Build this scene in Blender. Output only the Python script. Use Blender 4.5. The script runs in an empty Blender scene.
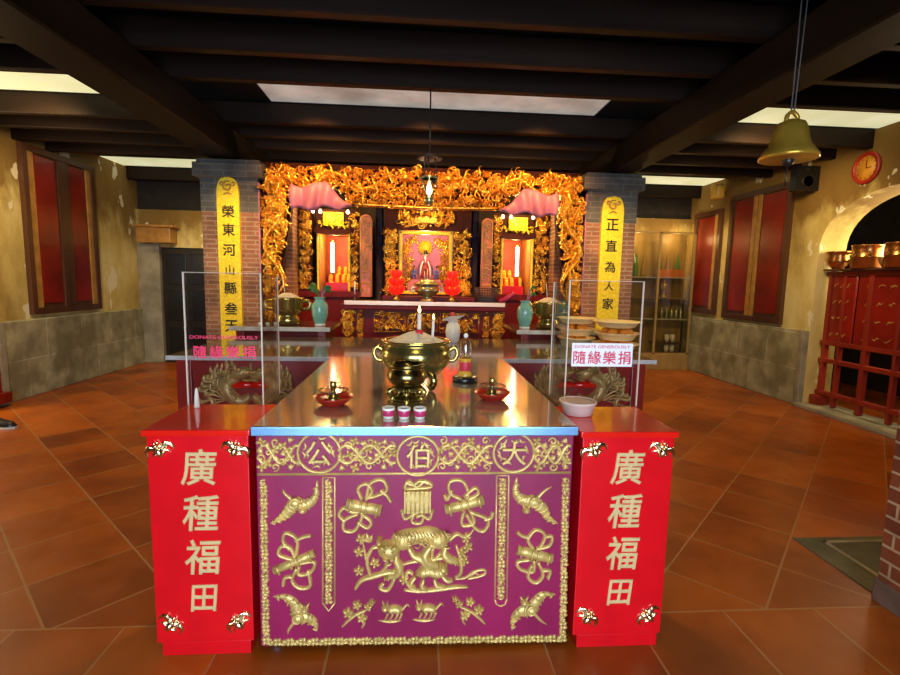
import bpy, bmesh, math, random
from mathutils import Vector, Matrix
PI = math.pi
S = bpy.context.scene
COL = S.collection

# ------------------------------------------------------------------ camera
F_PX, PIT, YAW, ROL, CH = 485.26, math.radians(6.65), math.radians(3.95), math.radians(1.17), 1.45
_f = Vector((math.sin(YAW)*math.cos(PIT), math.cos(YAW)*math.cos(PIT), -math.sin(PIT)))
_r0 = Vector((math.cos(YAW), -math.sin(YAW), 0)); _u0 = _r0.cross(_f)
_r = _r0*math.cos(ROL) + _u0*math.sin(ROL); _u = -_r0*math.sin(ROL) + _u0*math.cos(ROL)
cam = bpy.data.cameras.new('camera'); cam.sensor_width = 36; cam.lens = F_PX*36/900; cam.clip_start = .02
co = bpy.data.objects.new('camera', cam); COL.objects.link(co)
co.matrix_world = Matrix(((_r.x, _u.x, -_f.x, 0), (_r.y, _u.y, -_f.y, 0), (_r.z, _u.z, -_f.z, CH), (0, 0, 0, 1)))
S.camera = co

def at(px, py, Y):
    """the point of the wall-parallel plane at depth Y behind a photo coordinate: (x, z)"""
    d = _r*((px-450)/F_PX) - _u*((py-337.5)/F_PX) + _f
    t = Y/d.y
    return (d.x*t, CH + d.z*t)

# ------------------------------------------------------------------ materials
def new_mat(name):
    m = bpy.data.materials.new(name); m.use_nodes = True
    return m, m.node_tree, m.node_tree.nodes['Principled BSDF']
def setp(b, **k):
    for a, v in k.items():
        b.inputs[a].default_value = v
def c4(c): return (c[0], c[1], c[2], 1)
def mat(name, col, rough=.5, metal=0, var=.12, scale=8, bump=0, bscale=40, coat=0, stretch=None, rvar=0, spec=.5):
    m, t, b = new_mat(name); N, L = t.nodes, t.links
    setp(b, Roughness=rough, Metallic=metal); b.inputs['Coat Weight'].default_value = coat
    b.inputs['Specular IOR Level'].default_value = spec
    tc = N.new('ShaderNodeTexCoord'); mp = N.new('ShaderNodeMapping')
    L.new(tc.outputs['Object'], mp.inputs['Vector'])
    if stretch: mp.inputs['Scale'].default_value = stretch
    n = N.new('ShaderNodeTexNoise'); n.inputs['Scale'].default_value = scale; n.inputs['Detail'].default_value = 5
    L.new(mp.outputs[0], n.inputs['Vector'])
    r = N.new('ShaderNodeValToRGB')
    r.color_ramp.elements[0].position = .3; r.color_ramp.elements[1].position = .7
    r.color_ramp.elements[0].color = c4([v*(1-var) for v in col]); r.color_ramp.elements[1].color = c4([min(1, v*(1+var)) for v in col])
    L.new(n.outputs['Fac'], r.inputs[0]); L.new(r.outputs[0], b.inputs['Base Color'])
    if rvar:
        mr = N.new('ShaderNodeMapRange'); mr.inputs['To Min'].default_value = max(0, rough-rvar); mr.inputs['To Max'].default_value = rough+rvar
        L.new(n.outputs['Fac'], mr.inputs['Value']); L.new(mr.outputs[0], b.inputs['Roughness'])
    if bump:
        n2 = N.new('ShaderNodeTexNoise'); n2.inputs['Scale'].default_value = bscale; n2.inputs['Detail'].default_value = 3
        L.new(mp.outputs[0], n2.inputs['Vector'])
        bp = N.new('ShaderNodeBump'); bp.inputs['Strength'].default_value = bump; bp.inputs['Distance'].default_value = .01
        L.new(n2.outputs['Fac'], bp.inputs['Height']); L.new(bp.outputs[0], b.inputs['Normal'])
    return m
def glow(name, col, strength):
    m, t, b = new_mat(name); setp(b, Roughness=.5)
    b.inputs['Base Color'].default_value = c4(col)
    b.inputs['Emission Color'].default_value = c4(col); b.inputs['Emission Strength'].default_value = strength
    return m
def clear(name, tint=(1, 1, 1), refl=.08, rough=.02):
    m = bpy.data.materials.new(name); m.use_nodes = True; t = m.node_tree; N, L = t.nodes, t.links
    for n in list(N):
        if n.type != 'OUTPUT_MATERIAL': N.remove(n)
    out = [n for n in N if n.type == 'OUTPUT_MATERIAL'][0]
    tr = N.new('ShaderNodeBsdfTransparent'); tr.inputs[0].default_value = c4(tint)
    gl = N.new('ShaderNodeBsdfGlossy'); gl.inputs['Roughness'].default_value = rough
    fr = N.new('ShaderNodeLayerWeight'); fr.inputs['Blend'].default_value = .25
    mx = N.new('ShaderNodeMixShader'); ml = N.new('ShaderNodeMath'); ml.operation = 'MULTIPLY_ADD'
    ml.inputs[1].default_value = .5; ml.inputs[2].default_value = refl
    L.new(fr.outputs['Fresnel'], ml.inputs[0]); L.new(ml.outputs[0], mx.inputs[0])
    L.new(tr.outputs[0], mx.inputs[1]); L.new(gl.outputs[0], mx.inputs[2]); L.new(mx.outputs[0], out.inputs[0])
    return m

def brick_mat(name, c1, c2, mortar, bw, bh, ms, rough=.8, axis='XZ', darktone=None, off=.5, bump=.6):
    """bricks or stone blocks laid in the vertical plane named by axis"""
    m, t, b = new_mat(name); N, L = t.nodes, t.links; setp(b, Roughness=rough)
    tc = N.new('ShaderNodeTexCoord'); sp = N.new('ShaderNodeSeparateXYZ'); cb = N.new('ShaderNodeCombineXYZ')
    L.new(tc.outputs['Object'], sp.inputs[0])
    if axis == 'XYZ':
        ad = N.new('ShaderNodeMath'); L.new(sp.outputs['X'], ad.inputs[0]); L.new(sp.outputs['Y'], ad.inputs[1]); L.new(ad.outputs[0], cb.inputs['X'])
    else:
        L.new(sp.outputs[axis[0]], cb.inputs['X'])
    L.new(sp.outputs['Z'], cb.inputs['Y'])
    br = N.new('ShaderNodeTexBrick'); L.new(cb.outputs[0], br.inputs['Vector']); br.offset = off
    for k, v in (('Color1', c4(c1)), ('Color2', c4(c2)), ('Mortar', c4(mortar)), ('Scale', 1), ('Mortar Size', ms), ('Mortar Smooth', .2), ('Bias', 0), ('Brick Width', bw), ('Row Height', bh)):
        br.inputs[k].default_value = v
    n = N.new('ShaderNodeTexNoise'); n.inputs['Scale'].default_value = 5; n.inputs['Detail'].default_value = 6; L.new(tc.outputs['Object'], n.inputs['Vector'])
    mr = N.new('ShaderNodeMapRange'); mr.inputs['From Min'].default_value = .3; mr.inputs['From Max'].default_value = .7; mr.inputs['To Min'].default_value = .55; mr.inputs['To Max'].default_value = 1.2
    L.new(n.outputs['Fac'], mr.inputs['Value'])
    mx = N.new('ShaderNodeMix'); mx.data_type = 'RGBA'; mx.blend_type = 'MULTIPLY'; mx.inputs['Factor'].default_value = 1
    L.new(br.outputs['Color'], mx.inputs['A']); L.new(mr.outputs[0], mx.inputs['B'])
    last = mx.outputs['Result']
    if darktone:      # blotchy weather stains
        n3 = N.new('ShaderNodeTexNoise'); n3.inputs['Scale'].default_value = 2.3; n3.inputs['Detail'].default_value = 8; L.new(tc.outputs['Object'], n3.inputs['Vector'])
        r3 = N.new('ShaderNodeValToRGB'); r3.color_ramp.elements[0].position = .50; r3.color_ramp.elements[1].position = .62
        r3.color_ramp.elements[0].color = (0, 0, 0, 1); r3.color_ramp.elements[1].color = (.8, .8, .8, 1); L.new(n3.outputs['Fac'], r3.inputs[0])
        m3 = N.new('ShaderNodeMix'); m3.data_type = 'RGBA'; L.new(r3.outputs[0], m3.inputs['Factor']); L.new(last, m3.inputs['A']); m3.inputs['B'].default_value = c4(darktone)
        last = m3.outputs['Result']
    L.new(last, b.inputs['Base Color'])
    bp = N.new('ShaderNodeBump'); bp.inputs['Strength'].default_value = bump; bp.inputs['Distance'].default_value = .008; bp.invert = True
    L.new(br.outputs['Fac'], bp.inputs['Height']); L.new(bp.outputs[0], b.inputs['Normal'])
    return m

def floor_mat():
    m, t, b = new_mat('terracotta_floor_tiles'); N, L = t.nodes, t.links
    tc = N.new('ShaderNodeTexCoord'); sp = N.new('ShaderNodeSeparateXYZ'); L.new(tc.outputs['Object'], sp.inputs[0])
    def M(op, a, bb=None, c=None):
        n = N.new('ShaderNodeMath'); n.operation = op
        for i, v in enumerate((a, bb, c)):
            if v is None: continue
            if isinstance(v, (int, float)): n.inputs[i].default_value = v
            else: L.new(v, n.inputs[i])
        return n.outputs[0]
    x, y = sp.outputs['X'], sp.outputs['Y']
    s = M('MULTIPLY', M('SUBTRACT', x, y), .70711); tt = M('MULTIPLY', M('ADD', x, y), .70711)
    front = M('LESS_THAN', y, 1.94)
    def pick(a, bb): return M('ADD', M('MULTIPLY', front, a), M('MULTIPLY', M('SUBTRACT', 1, front), bb))
    tid = M('FLOOR', M('DIVIDE', M('ADD', tt, 8.495), .44))
    stag = M('MULTIPLY', M('MODULO', tid, 2), 0)
    u = pick(M('DIVIDE', M('ADD', x, 7.64), .43), M('ADD', stag, M('DIVIDE', M('ADD', s, 8.945), .435)))
    v = pick(M('DIVIDE', M('ADD', y, 6.86), .44), M('DIVIDE', M('ADD', tt, 8.495), .44))
    def edge(q):
        f = M('FRACT', q); return M('MINIMUM', f, M('SUBTRACT', 1, f))
    d = M('MINIMUM', M('MINIMUM', edge(u), edge(v)), M('DIVIDE', M('ABSOLUTE', M('SUBTRACT', y, 1.94)), .44))
    nz = N.new('ShaderNodeTexNoise'); nz.inputs['Scale'].default_value = 3; nz.inputs['Detail'].default_value = 4; L.new(tc.outputs['Object'], nz.inputs['Vector'])
    wdt = M('MULTIPLY_ADD', nz.outputs['Fac'], .016, .003)
    g = M('LESS_THAN', d, wdt)
    cb = N.new('ShaderNodeCombineXYZ'); L.new(M('FLOOR', u), cb.inputs[0]); L.new(M('FLOOR', v), cb.inputs[1]); L.new(front, cb.inputs[2])
    wn = N.new('ShaderNodeTexWhiteNoise'); wn.noise_dimensions = '3D'; L.new(cb.outputs[0], wn.inputs['Vector'])
    n2 = N.new('ShaderNodeTexNoise'); n2.inputs['Scale'].default_value = 2.2; n2.inputs['Detail'].default_value = 7; L.new(tc.outputs['Object'], n2.inputs['Vector'])
    fac = M('ADD', M('MULTIPLY', wn.outputs['Value'], .30), M('MULTIPLY', n2.outputs['Fac'], .78))
    r = N.new('ShaderNodeValToRGB'); e = r.color_ramp.elements
    e[0].position = .25; e[0].color = (.16, .028, .003, 1); e[1].position = .85; e[1].color = (.52, .125, .008, 1)
    k = e.new(.55); k.color = (.35, .074, .005, 1)
    L.new(fac, r.inputs[0])
    mx = N.new('ShaderNodeMix'); mx.data_type = 'RGBA'; L.new(g, mx.inputs['Factor']); L.new(r.outputs[0], mx.inputs['A']); mx.inputs['B'].default_value = (.38, .17, .055, 1)
    L.new(mx.outputs['Result'], b.inputs['Base Color'])
    n4 = N.new('ShaderNodeTexNoise'); n4.inputs['Scale'].default_value = 9; n4.inputs['Detail'].default_value = 6; L.new(tc.outputs['Object'], n4.inputs['Vector'])
    L.new(M('MULTIPLY_ADD', n4.outputs['Fac'], .35, .18), b.inputs['Roughness'])
    bp = N.new('ShaderNodeBump'); bp.inputs['Strength'].default_value = .4; bp.inputs['Distance'].default_value = .006
    L.new(M('ADD', M('MULTIPLY', n4.outputs['Fac'], .25), M('SUBTRACT', 1, g)), bp.inputs['Height']); L.new(bp.outputs[0], b.inputs['Normal'])
    return m

def plaster_mat():
    m, t, b = new_mat('stained_yellow_plaster'); N, L = t.nodes, t.links; setp(b, Roughness=.85)
    tc = N.new('ShaderNodeTexCoord')
    def noise(sc, det, st=(1, 1, 1)):
        mp = N.new('ShaderNodeMapping'); mp.inputs['Scale'].default_value = st; L.new(tc.outputs['Object'], mp.inputs['Vector'])
        n = N.new('ShaderNodeTexNoise'); n.inputs['Scale'].default_value = sc; n.inputs['Detail'].default_value = det; n.inputs['Roughness'].default_value = .6
        L.new(mp.outputs[0], n.inputs['Vector']); return n.outputs['Fac']
    def ramp(f, stops):
        r = N.new('ShaderNodeValToRGB'); e = r.color_ramp.elements
        e[0].position, e[0].color = stops[0][0], c4(stops[0][1]); e[1].position, e[1].color = stops[-1][0], c4(stops[-1][1])
        for p, c in stops[1:-1]: q = e.new(p); q.color = c4(c)
        L.new(f, r.inputs[0]); return r.outputs[0]
    base = ramp(noise(1.8, 6, (1, 1, .55)), [(.32, (.36, .24, .06)), (.5, (.64, .48, .15)), (.7, (.80, .68, .32))])
    sp = N.new('ShaderNodeSeparateXYZ'); L.new(tc.outputs['Object'], sp.inputs[0])
    # dark brown stains, denser towards the top of the wall
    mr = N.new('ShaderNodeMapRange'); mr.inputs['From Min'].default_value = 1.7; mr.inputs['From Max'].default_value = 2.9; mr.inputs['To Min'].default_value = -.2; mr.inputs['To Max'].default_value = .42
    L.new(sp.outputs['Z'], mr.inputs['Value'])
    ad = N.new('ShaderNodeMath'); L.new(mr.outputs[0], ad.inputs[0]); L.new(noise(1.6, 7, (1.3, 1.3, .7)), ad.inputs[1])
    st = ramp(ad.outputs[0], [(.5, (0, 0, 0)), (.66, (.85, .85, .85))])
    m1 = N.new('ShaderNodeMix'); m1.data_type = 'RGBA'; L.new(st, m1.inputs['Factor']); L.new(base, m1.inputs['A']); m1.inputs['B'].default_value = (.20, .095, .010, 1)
    fl = ramp(noise(3.1, 3, (1, 1, .6)), [(.63, (0, 0, 0)), (.645, (1, 1, 1))])
    m2 = N.new('ShaderNodeMix'); m2.data_type = 'RGBA'; L.new(fl, m2.inputs['Factor']); L.new(m1.outputs['Result'], m2.inputs['A']); m2.inputs['B'].default_value = (.82, .74, .50, 1)
    L.new(m2.outputs['Result'], b.inputs['Base Color'])
    bp = N.new('ShaderNodeBump'); bp.inputs['Strength'].default_value = .25; bp.inputs['Distance'].default_value = .02
    L.new(noise(6, 6), bp.inputs['Height']); L.new(bp.outputs[0], b.inputs['Normal'])
    return m

M = dict(
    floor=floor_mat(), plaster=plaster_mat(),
    red=mat('red_lacquer', (.72, .004, .010), .22, coat=.3, var=.08), redtop=mat('red_lacquer_top', (.78, .012, .006), .16, coat=.4, var=.06),
    maroon=mat('maroon_paint', (.13, .005, .004), .45, var=.2, spec=.2), redwood=mat('red_painted_wood', (.25, .022, .010), .4, var=.3, scale=6, stretch=(1, 1, .15)),
    purple=mat('magenta_lacquer_panel', (.27, .006, .062), .40, var=.22, scale=5, stretch=(1, 1, .3), coat=.15),
    gold=mat('gold_paint', (.95, .66, .22), .34, metal=.55, var=.15, scale=30, bump=.15, bscale=120),
    palegold=mat('pale_gold_paint', (.66, .46, .14), .36, metal=.35, var=.18, scale=25, bump=.2, bscale=140),
    cream=mat('cream_gold_lettering', (.70, .50, .22), .5, metal=.1, var=.08),
    gilt=mat('gilt_carving', (1.0, .43, .045), .26, metal=.8, var=.35, scale=9, bump=.2, bscale=90),
    darkgold=mat('dark_gold_carving', (.42, .27, .09), .4, metal=.3, var=.4, scale=14),
    yellow=mat('gold_leaf_board', (1.0, .66, .02), .42, metal=.15, var=.2, scale=34, bump=.8, bscale=60),
    steel=mat('brushed_steel', (.62, .57, .50), .12, metal=.78, var=.06, scale=5, rvar=.03),
    steeledge=mat('steel_edge', (.22, .42, .68), .3, metal=1, var=.05),  # blue daylight reflection is put into this steel colour
    marble=mat('pale_stone_edge', (.50, .48, .45), .3, var=.2, scale=12), darktop=mat('polished_dark_top', (.10, .065, .045), .12, coat=.4),
    brass=mat('brass', (.46, .36, .11), .2, metal=.92, var=.2, scale=7), bronze=mat('old_bronze', (.34, .27, .10), .22, metal=1, var=.3, scale=6),
    greenbronze=mat('greenish_bronze', (.42, .42, .24), .28, metal=.9, var=.3), chrome=mat('chromed_ornament', (.95, .80, .50), .16, metal=1, var=.1),
    ash=mat('joss_ash', (.66, .56, .40), .95, var=.2, scale=30, bump=.5), black=mat('black_plastic', (.012, .012, .014), .25), rubber=mat('black_rubber', (.015, .015, .017), .6),
    iron=mat('dark_metal', (.05, .045, .04), .4, metal=.7), wick=mat('charred_stub', (.10, .02, .01), .8),
    cardw=mat('white_card', (.90, .88, .90), .5, var=.02), print_=mat('red_print', (.70, .01, .05), .5, var=.05), ink=mat('black_brush_ink', (.03, .02, .005), .5),
    pinkprint=mat('pink_red_print', (.95, .03, .12), .5), celadon=mat('celadon_glaze', (.20, .46, .36), .15, var=.12, coat=.5), leaf=mat('plant_leaf', (.04, .16, .03), .5, var=.3),
    pinkcloth=mat('pink_satin_cloth', (.42, .15, .23), .5, var=.15, scale=6), porcelain=mat('white_porcelain', (.85, .80, .72), .2, var=.04),
    cuppink=mat('pink_glaze_band', (.50, .03, .12), .25), waxred=mat('red_wax', (.65, .03, .04), .45), waxw=mat('white_wax', (.82, .72, .62), .5),
    joist=mat('dark_roof_timber', (.020, .011, .007), .5, var=.35, scale=7, stretch=(.1, 1, 1), spec=.12), board=mat('blackened_ceiling_board', (.006, .009, .016), .45, var=.3, stretch=(.2, 1, 1), spec=.12),
    beam=mat('blackened_beam_timber', (.012, .008, .005), .5, var=.35, stretch=(1, .1, 1), spec=.12), darktone=mat('plain_dark_brown', (.022, .016, .011), .8, var=.4),
    brown=mat('dark_brown_wood', (.09, .035, .016), .35, var=.35, stretch=(1, 1, .1), scale=6), ochre=mat('ochre_wood', (.45, .22, .05), .4, var=.25), redpanel=mat('deep_red_panel', (.24, .012, .006), .33, var=.35, scale=3, coat=.25),
    greystone=mat('grey_stone', (.30, .27, .19), .8, var=.35, scale=4, bump=.4), stoneslab=mat('grey_green_slab', (.115, .105, .055), .7, var=.35, scale=5, bump=.2),
    mossy=mat('slab_inner', (.075, .065, .038), .65, var=.35, scale=6), orangefruit=mat('orange_peel', (.85, .30, .02), .4, var=.15, bump=.3, bscale=160),
    backdrop=mat('orange_red_backdrop', (.75, .10, .012), .5, var=.2), pinkback=mat('pink_painted_backdrop', (.72, .20, .28), .5, var=.25, scale=4),
    robe=mat('dark_red_robe', (.30, .03, .03), .5), blue=mat('blue_robe_trim', (.06, .09, .30), .5), skin=mat('painted_face', (.62, .30, .20), .5), white=mat('white_beard', (.85, .82, .78), .6),
    wicker=mat('dark_basket_wire', (.05, .03, .035), .5), yellowplas=mat('yellow_lamp_shade', (.85, .50, .06), .45),
    shrinewood=mat('shrine_dark_red_wood', (.045, .008, .003), .6, var=.3, spec=.12), blackpost=mat('black_lacquer_post', (.02, .016, .03), .25), cabwood=mat('yellow_brown_wood', (.30, .19, .06), .5, var=.25, stretch=(1, 1, .2)),
    dishred=mat('dark_red_glaze', (.38, .020, .008), .22, var=.1), copper=mat('copper_pot_metal', (.62, .26, .07), .25, metal=.9), nearbase=mat('worn_brown_stone', (.16, .10, .065), .8, var=.3), hangboard=mat('orange_red_board', (.52, .12, .025), .4, var=.3, scale=6), archback=mat('dark_carving_ground', (.022, .004, .002), .7, var=.3, spec=.08), orangebox=mat('orange_box', (.55, .17, .03), .5), shoe=mat('black_leather_shoe', (.014, .014, .014), .35), sole=mat('white_sole', (.6, .58, .5), .6),
    clockred=mat('red_clock_rim', (.42, .03, .015), .35), dial=mat('yellow_dial', (.80, .38, .04), .45), bell=mat('bell_brass', (.72, .44, .05), .30, metal=.6, var=.25, scale=5),
    label=mat('red_paper_label', (.65, .03, .06), .5), oil=mat('amber_oil', (.75, .42, .04), .1), cord=mat('grey_cord', (.10, .10, .10), .7),
    glass=clear('clear_glass', (.97, .98, .97), .07), acrylic=clear('clear_acrylic_sheet', (.95, .94, .93), .035), tint=clear('dim_cabinet_glass', (.90, .87, .76), .03),
    acredge=mat('frosted_acrylic_edge', (.72, .58, .44), .3, var=.05), plastic=mat('cloudy_plastic', (.72, .55, .46), .3, var=.05), plasticin=mat('milky_plastic_inside', (.52, .42, .38), .25),
    creambowl=mat('cream_plastic_basin', (.95, .74, .36), .35, var=.05),
    sky=glow('frosted_skylight_glass', (.86, .86, .82), .8), tube=glow('lit_lamp_tube', (1, .90, .66), 6), flame=glow('candle_flame', (1, .55, .16), 14), bulb=glow('warm_bulb', (1, .80, .42), 12),
    lotus=glow('lit_red_lotus_petal', (.9, .010, .006), .7),
    brick_pillar=brick_mat('thin_red_brick', (.30, .12, .065), (.21, .085, .05), (.34, .24, .16), .20, .047, .007),
    brick_near=brick_mat('red_brick_white_mortar', (.34, .085, .022), (.22, .05, .014), (.55, .38, .20), .20, .070, .007, axis='XYZ'),
    dado_side=brick_mat('grey_stone_blocks_side', (.44, .41, .24), (.36, .33, .19), (.56, .52, .34), .62, .45, .008, axis='YZ', darktone=(.19, .165, .08)),
    capital=brick_mat('grey_brick', (.10, .095, .088), (.075, .072, .07), (.15, .14, .12), .22, .06, .006),
)
def strip_mat(name, c0, c1, k):
    m, t, b = new_mat(name); N, L = t.nodes, t.links
    tc = N.new('ShaderNodeTexCoord'); n = N.new('ShaderNodeTexNoise'); n.inputs['Scale'].default_value = 2.2; n.inputs['Detail'].default_value = 6
    L.new(tc.outputs['Object'], n.inputs['Vector'])
    r = N.new('ShaderNodeValToRGB'); r.color_ramp.elements[0].position = .3; r.color_ramp.elements[1].position = .7
    r.color_ramp.elements[0].color = c4(c0); r.color_ramp.elements[1].color = c4(c1)
    L.new(n.outputs['Fac'], r.inputs[0]); L.new(r.outputs[0], b.inputs['Base Color']); L.new(r.outputs[0], b.inputs['Emission Color'])
    b.inputs['Emission Strength'].default_value = k; setp(b, Roughness=.6)
    return m
M['sky'] = strip_mat('frosted_skylight_strip', (.26, .25, .22), (.56, .55, .51), .6); M['skyside'] = strip_mat('bright_skylight_strip', (.62, .62, .34), (.80, .80, .52), .85)

# ------------------------------------------------------------------ object tree
ORG = {}
def tag(o, label, cat, group=None):
    o['label'] = label; o['category'] = cat
    if group: o['group'] = group
def thing(name, label, cat, loc=(0, 0, 0), group=None):
    o = bpy.data.objects.new(name, None); COL.objects.link(o); o.location = loc; o.empty_display_size = .1
    ORG[o] = Vector(loc); tag(o, label, cat, group); return o
def copy_tree(o, loc, label, group=None, rz=0):
    c = o.copy(); COL.objects.link(c); c.location = loc; c.rotation_euler.z = rz
    for ch in o.children:
        d = ch.copy(); COL.objects.link(d); d.parent = c
        for g in ch.children:
            e = g.copy(); COL.objects.link(e); e.parent = d
    c['label'] = label
    if group: c['group'] = group
    return c

def cr(P, n):
    """Catmull-Rom samples of a point list"""
    P = [Vector(p) for p in P]
    if len(P) < 3: return [P[0].lerp(P[-1], i/n) for i in range(n+1)]
    Q = [2*P[0]-P[1]] + P + [2*P[-1]-P[-2]]; out = []
    for i in range(1, len(Q)-2):
        a, b, c, d = Q[i-1:i+3]
        for k in range(n):
            t = k/n
            out.append(.5*((2*b) + (c-a)*t + (2*a-5*b+4*c-d)*t*t + (3*b-a-3*c+d)*t**3))
    out.append(P[-1]); return out
PROF = dict(flat=lambda t: 1, leaf=lambda t: max(.08, math.sin(PI*t)**.7), tail=lambda t: max(.1, (1-t)**.6), round=lambda t: min(1, (max(.02, min(t, 1-t))*6)**.5),
            horn=lambda t: max(.1, (t*1.2)**.7 if t < .8 else (1-(t-.8)*2)), fat=lambda t: .55+.45*math.sin(PI*t))

class MB:
    def __init__(s): s.bm = bmesh.new()
    def quadgrid(s, rings, closed=False, smooth=True):
        V = [[s.bm.verts.new(p) for p in r] for r in rings]
        for i in range(len(V)-1):
            n = len(V[i])
            for j in range(n if closed else n-1):
                f = s.bm.faces.new((V[i][j], V[i][(j+1) % n], V[i+1][(j+1) % n], V[i+1][j])); f.smooth = smooth
        return V
    def cap(s, vs, smooth=False):
        try: f = s.bm.faces.new(vs); f.smooth = smooth
        except ValueError: pass
    def box(s, x0, y0, z0, x1, y1, z1, bev=0, seg=2):
        b = bmesh.new()
        bmesh.ops.create_cube(b, size=1, matrix=Matrix.Translation(((x0+x1)/2, (y0+y1)/2, (z0+z1)/2)) @ Matrix.Diagonal((abs(x1-x0), abs(y1-y0), abs(z1-z0), 1)))
        if bev: bmesh.ops.bevel(b, geom=b.edges[:], offset=bev, segments=seg, profile=.6, affect='EDGES')
        s.merge(b); return s
    def merge(s, b, mtx=None, smooth=None):
        mp = {}
        for v in b.verts: mp[v] = s.bm.verts.new(mtx @ v.co if mtx else v.co)
        for f in b.faces:
            try: q = s.bm.faces.new([mp[v] for v in f.verts]); q.smooth = f.smooth if smooth is None else smooth
            except ValueError: pass
        b.free()
    def tube(s, P, rad, seg=8, n=1, prof='flat', flat=1):
        P = cr(P, n) if n > 1 else [Vector(p) for p in P]
        rings = []; up = None
        for i, p in enumerate(P):
            t = (P[min(i+1, len(P)-1)] - P[max(i-1, 0)]).normalized()
            if up is None: up = t.orthogonal().normalized()
            up = (up - t*up.dot(t)).normalized(); sd = t.cross(up)
            r = rad*PROF[prof](i/max(1, len(P)-1))
            rings.append([p + up*(r*math.cos(2*PI*j/seg)) + sd*(r*flat*math.sin(2*PI*j/seg)) for j in range(seg)])
        V = s.quadgrid(rings, True); s.cap(V[0][::-1]); s.cap(V[-1]); return s
    def lathe(s, prof, c=(0, 0, 0), seg=32, smooth=True, sx=1, sy=1, ripple=None):
        rings = []
        for r, z in prof:
            rings.append([(c[0] + sx*r*math.cos(2*PI*j/seg)*(1+(ripple(j, seg) if ripple else 0)), c[1] + sy*r*math.sin(2*PI*j/seg)*(1+(ripple(j, seg) if ripple else 0)), c[2]+z) for j in range(seg)])
        V = s.quadgrid(rings, True, smooth); s.cap(V[0][::-1]); s.cap(V[-1]); return s
    def ball(s, c, rx, ry=None, rz=None, seg=14, rot=None):
        ry = ry or rx; rz = rz or rx; b = bmesh.new(); bmesh.ops.create_uvsphere(b, u_segments=seg, v_segments=max(6, seg*2//3), radius=1)
        s.merge(b, Matrix.Translation(c) @ (rot or Matrix.Identity(4)) @ Matrix.Diagonal((rx, ry, rz, 1)), True); return s
    def prism(s, pts, y0, y1, smooth=False):
        """an (x, z) outline extruded from depth y0 to y1"""
        A = [s.bm.verts.new((p[0], y0, p[1])) for p in pts]; B = [s.bm.verts.new((p[0], y1, p[1])) for p in pts]; n = len(pts)
        for i in range(n): s.cap((A[i], A[(i+1) % n], B[(i+1) % n], B[i]), smooth)
        s.cap(A[::-1]); s.cap(B); return s
    # ---- relief carving on a plane that faces the viewer side (-y): points are (x, z)
    def stroke(s, P, w, y, h=None, prof='flat', n=5):
        P = cr([(p[0], p[1]) for p in P], n); h = h or w*.9; rings = []; m = len(P)
        for i, p in enumerate(P):
            t = P[min(i+1, m-1)] - P[max(i-1, 0)]
            if t.length < 1e-9: t = Vector((1, 0))
            t.normalize(); q = Vector((-t.y, t.x)); k = PROF[prof](i/max(1, m-1)); hh = h*min(1, k**.6)
            rings.append([(p.x+q.x*w*k*a, y+.001 - hh*e, p.y+q.y*w*k*a) for a, e in ((-1, 0), (-.8, .6), (0, 1), (.8, .6), (1, 0))])
        V = s.quadgrid(rings); s.cap(V[0]); s.cap(V[-1][::-1]); return s
    def blob(s, x, z, rx, rz, y, h, rot=0, seg=10):
        c, d = math.cos(rot), math.sin(rot); rings = []
        for a, e in ((1, 0), (.88, .5), (.6, .82), (.25, .98)):
            rings.append([(x + a*(rx*math.cos(2*PI*j/seg)*c - rz*math.sin(2*PI*j/seg)*d), y+.001-h*e, z + a*(rx*math.cos(2*PI*j/seg)*d + rz*math.sin(2*PI*j/seg)*c)) for j in range(seg)])
        V = s.quadgrid(rings, True); s.cap(V[-1], True); return s
    def spiral(s, x, z, r, y, w, turns=1.4, ph=0, d=1, h=None, n=14):
        P = []
        for i in range(n+1):
            t = i/n; a = ph + d*2*PI*turns*t; q = r*(1-.85*t); P.append((x+q*math.cos(a), z+q*math.sin(a)))
        return s.stroke(P, w, y, h, 'fat', 2)
    def fill(s, inside, bb, y, count, seed, size, hmin=.008, hmax=.03, kinds='sssbcl'):
        R = random.Random(seed); k = 0; tries = 0
        while k < count and tries < count*30:
            tries += 1; x = R.uniform(bb[0], bb[2]); z = R.uniform(bb[1], bb[3])
            if not inside(x, z): continue
            k += 1; q = size*R.uniform(.6, 1.3); h = R.uniform(hmin, hmax); kd = R.choice(kinds); a = R.uniform(0, 2*PI); yy = y - R.uniform(0, hmax*.8)
            if kd == 's': s.spiral(x, z, q, yy, q*.2, R.uniform(1, 1.7), a, R.choice((-1, 1)), h, 10)
            elif kd == 'b': s.blob(x, z, q*.6, q*.42, yy, h*1.2, a, 8)
            elif kd == 'c':
                P = [(x+q*t*1.5*math.cos(a)-q*.5*math.sin(t*3)*math.sin(a), z+q*t*1.5*math.sin(a)+q*.5*math.sin(t*3)*math.cos(a)) for t in (-1, -.5, 0, .5, 1)]
                s.stroke(P, q*.24, yy, h, 'leaf', 3)
            elif kd == 'f':
                for j in range(5): s.blob(x+q*.5*math.cos(a+j*1.257), z+q*.5*math.sin(a+j*1.257), q*.36, q*.22, yy, h, a+j*1.257, 7)
                s.blob(x, z, q*.22, q*.22, yy-.004, h, 0, 7)
            else:
                for j in (-1, 0, 1): s.stroke([(x, z), (x+q*.6*math.cos(a+j*.6), z+q*.6*math.sin(a+j*.6)), (x+q*1.2*math.cos(a+j*.8), z+q*1.2*math.sin(a+j*.8))], q*.17, yy, h, 'leaf', 3)
        return s
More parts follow.
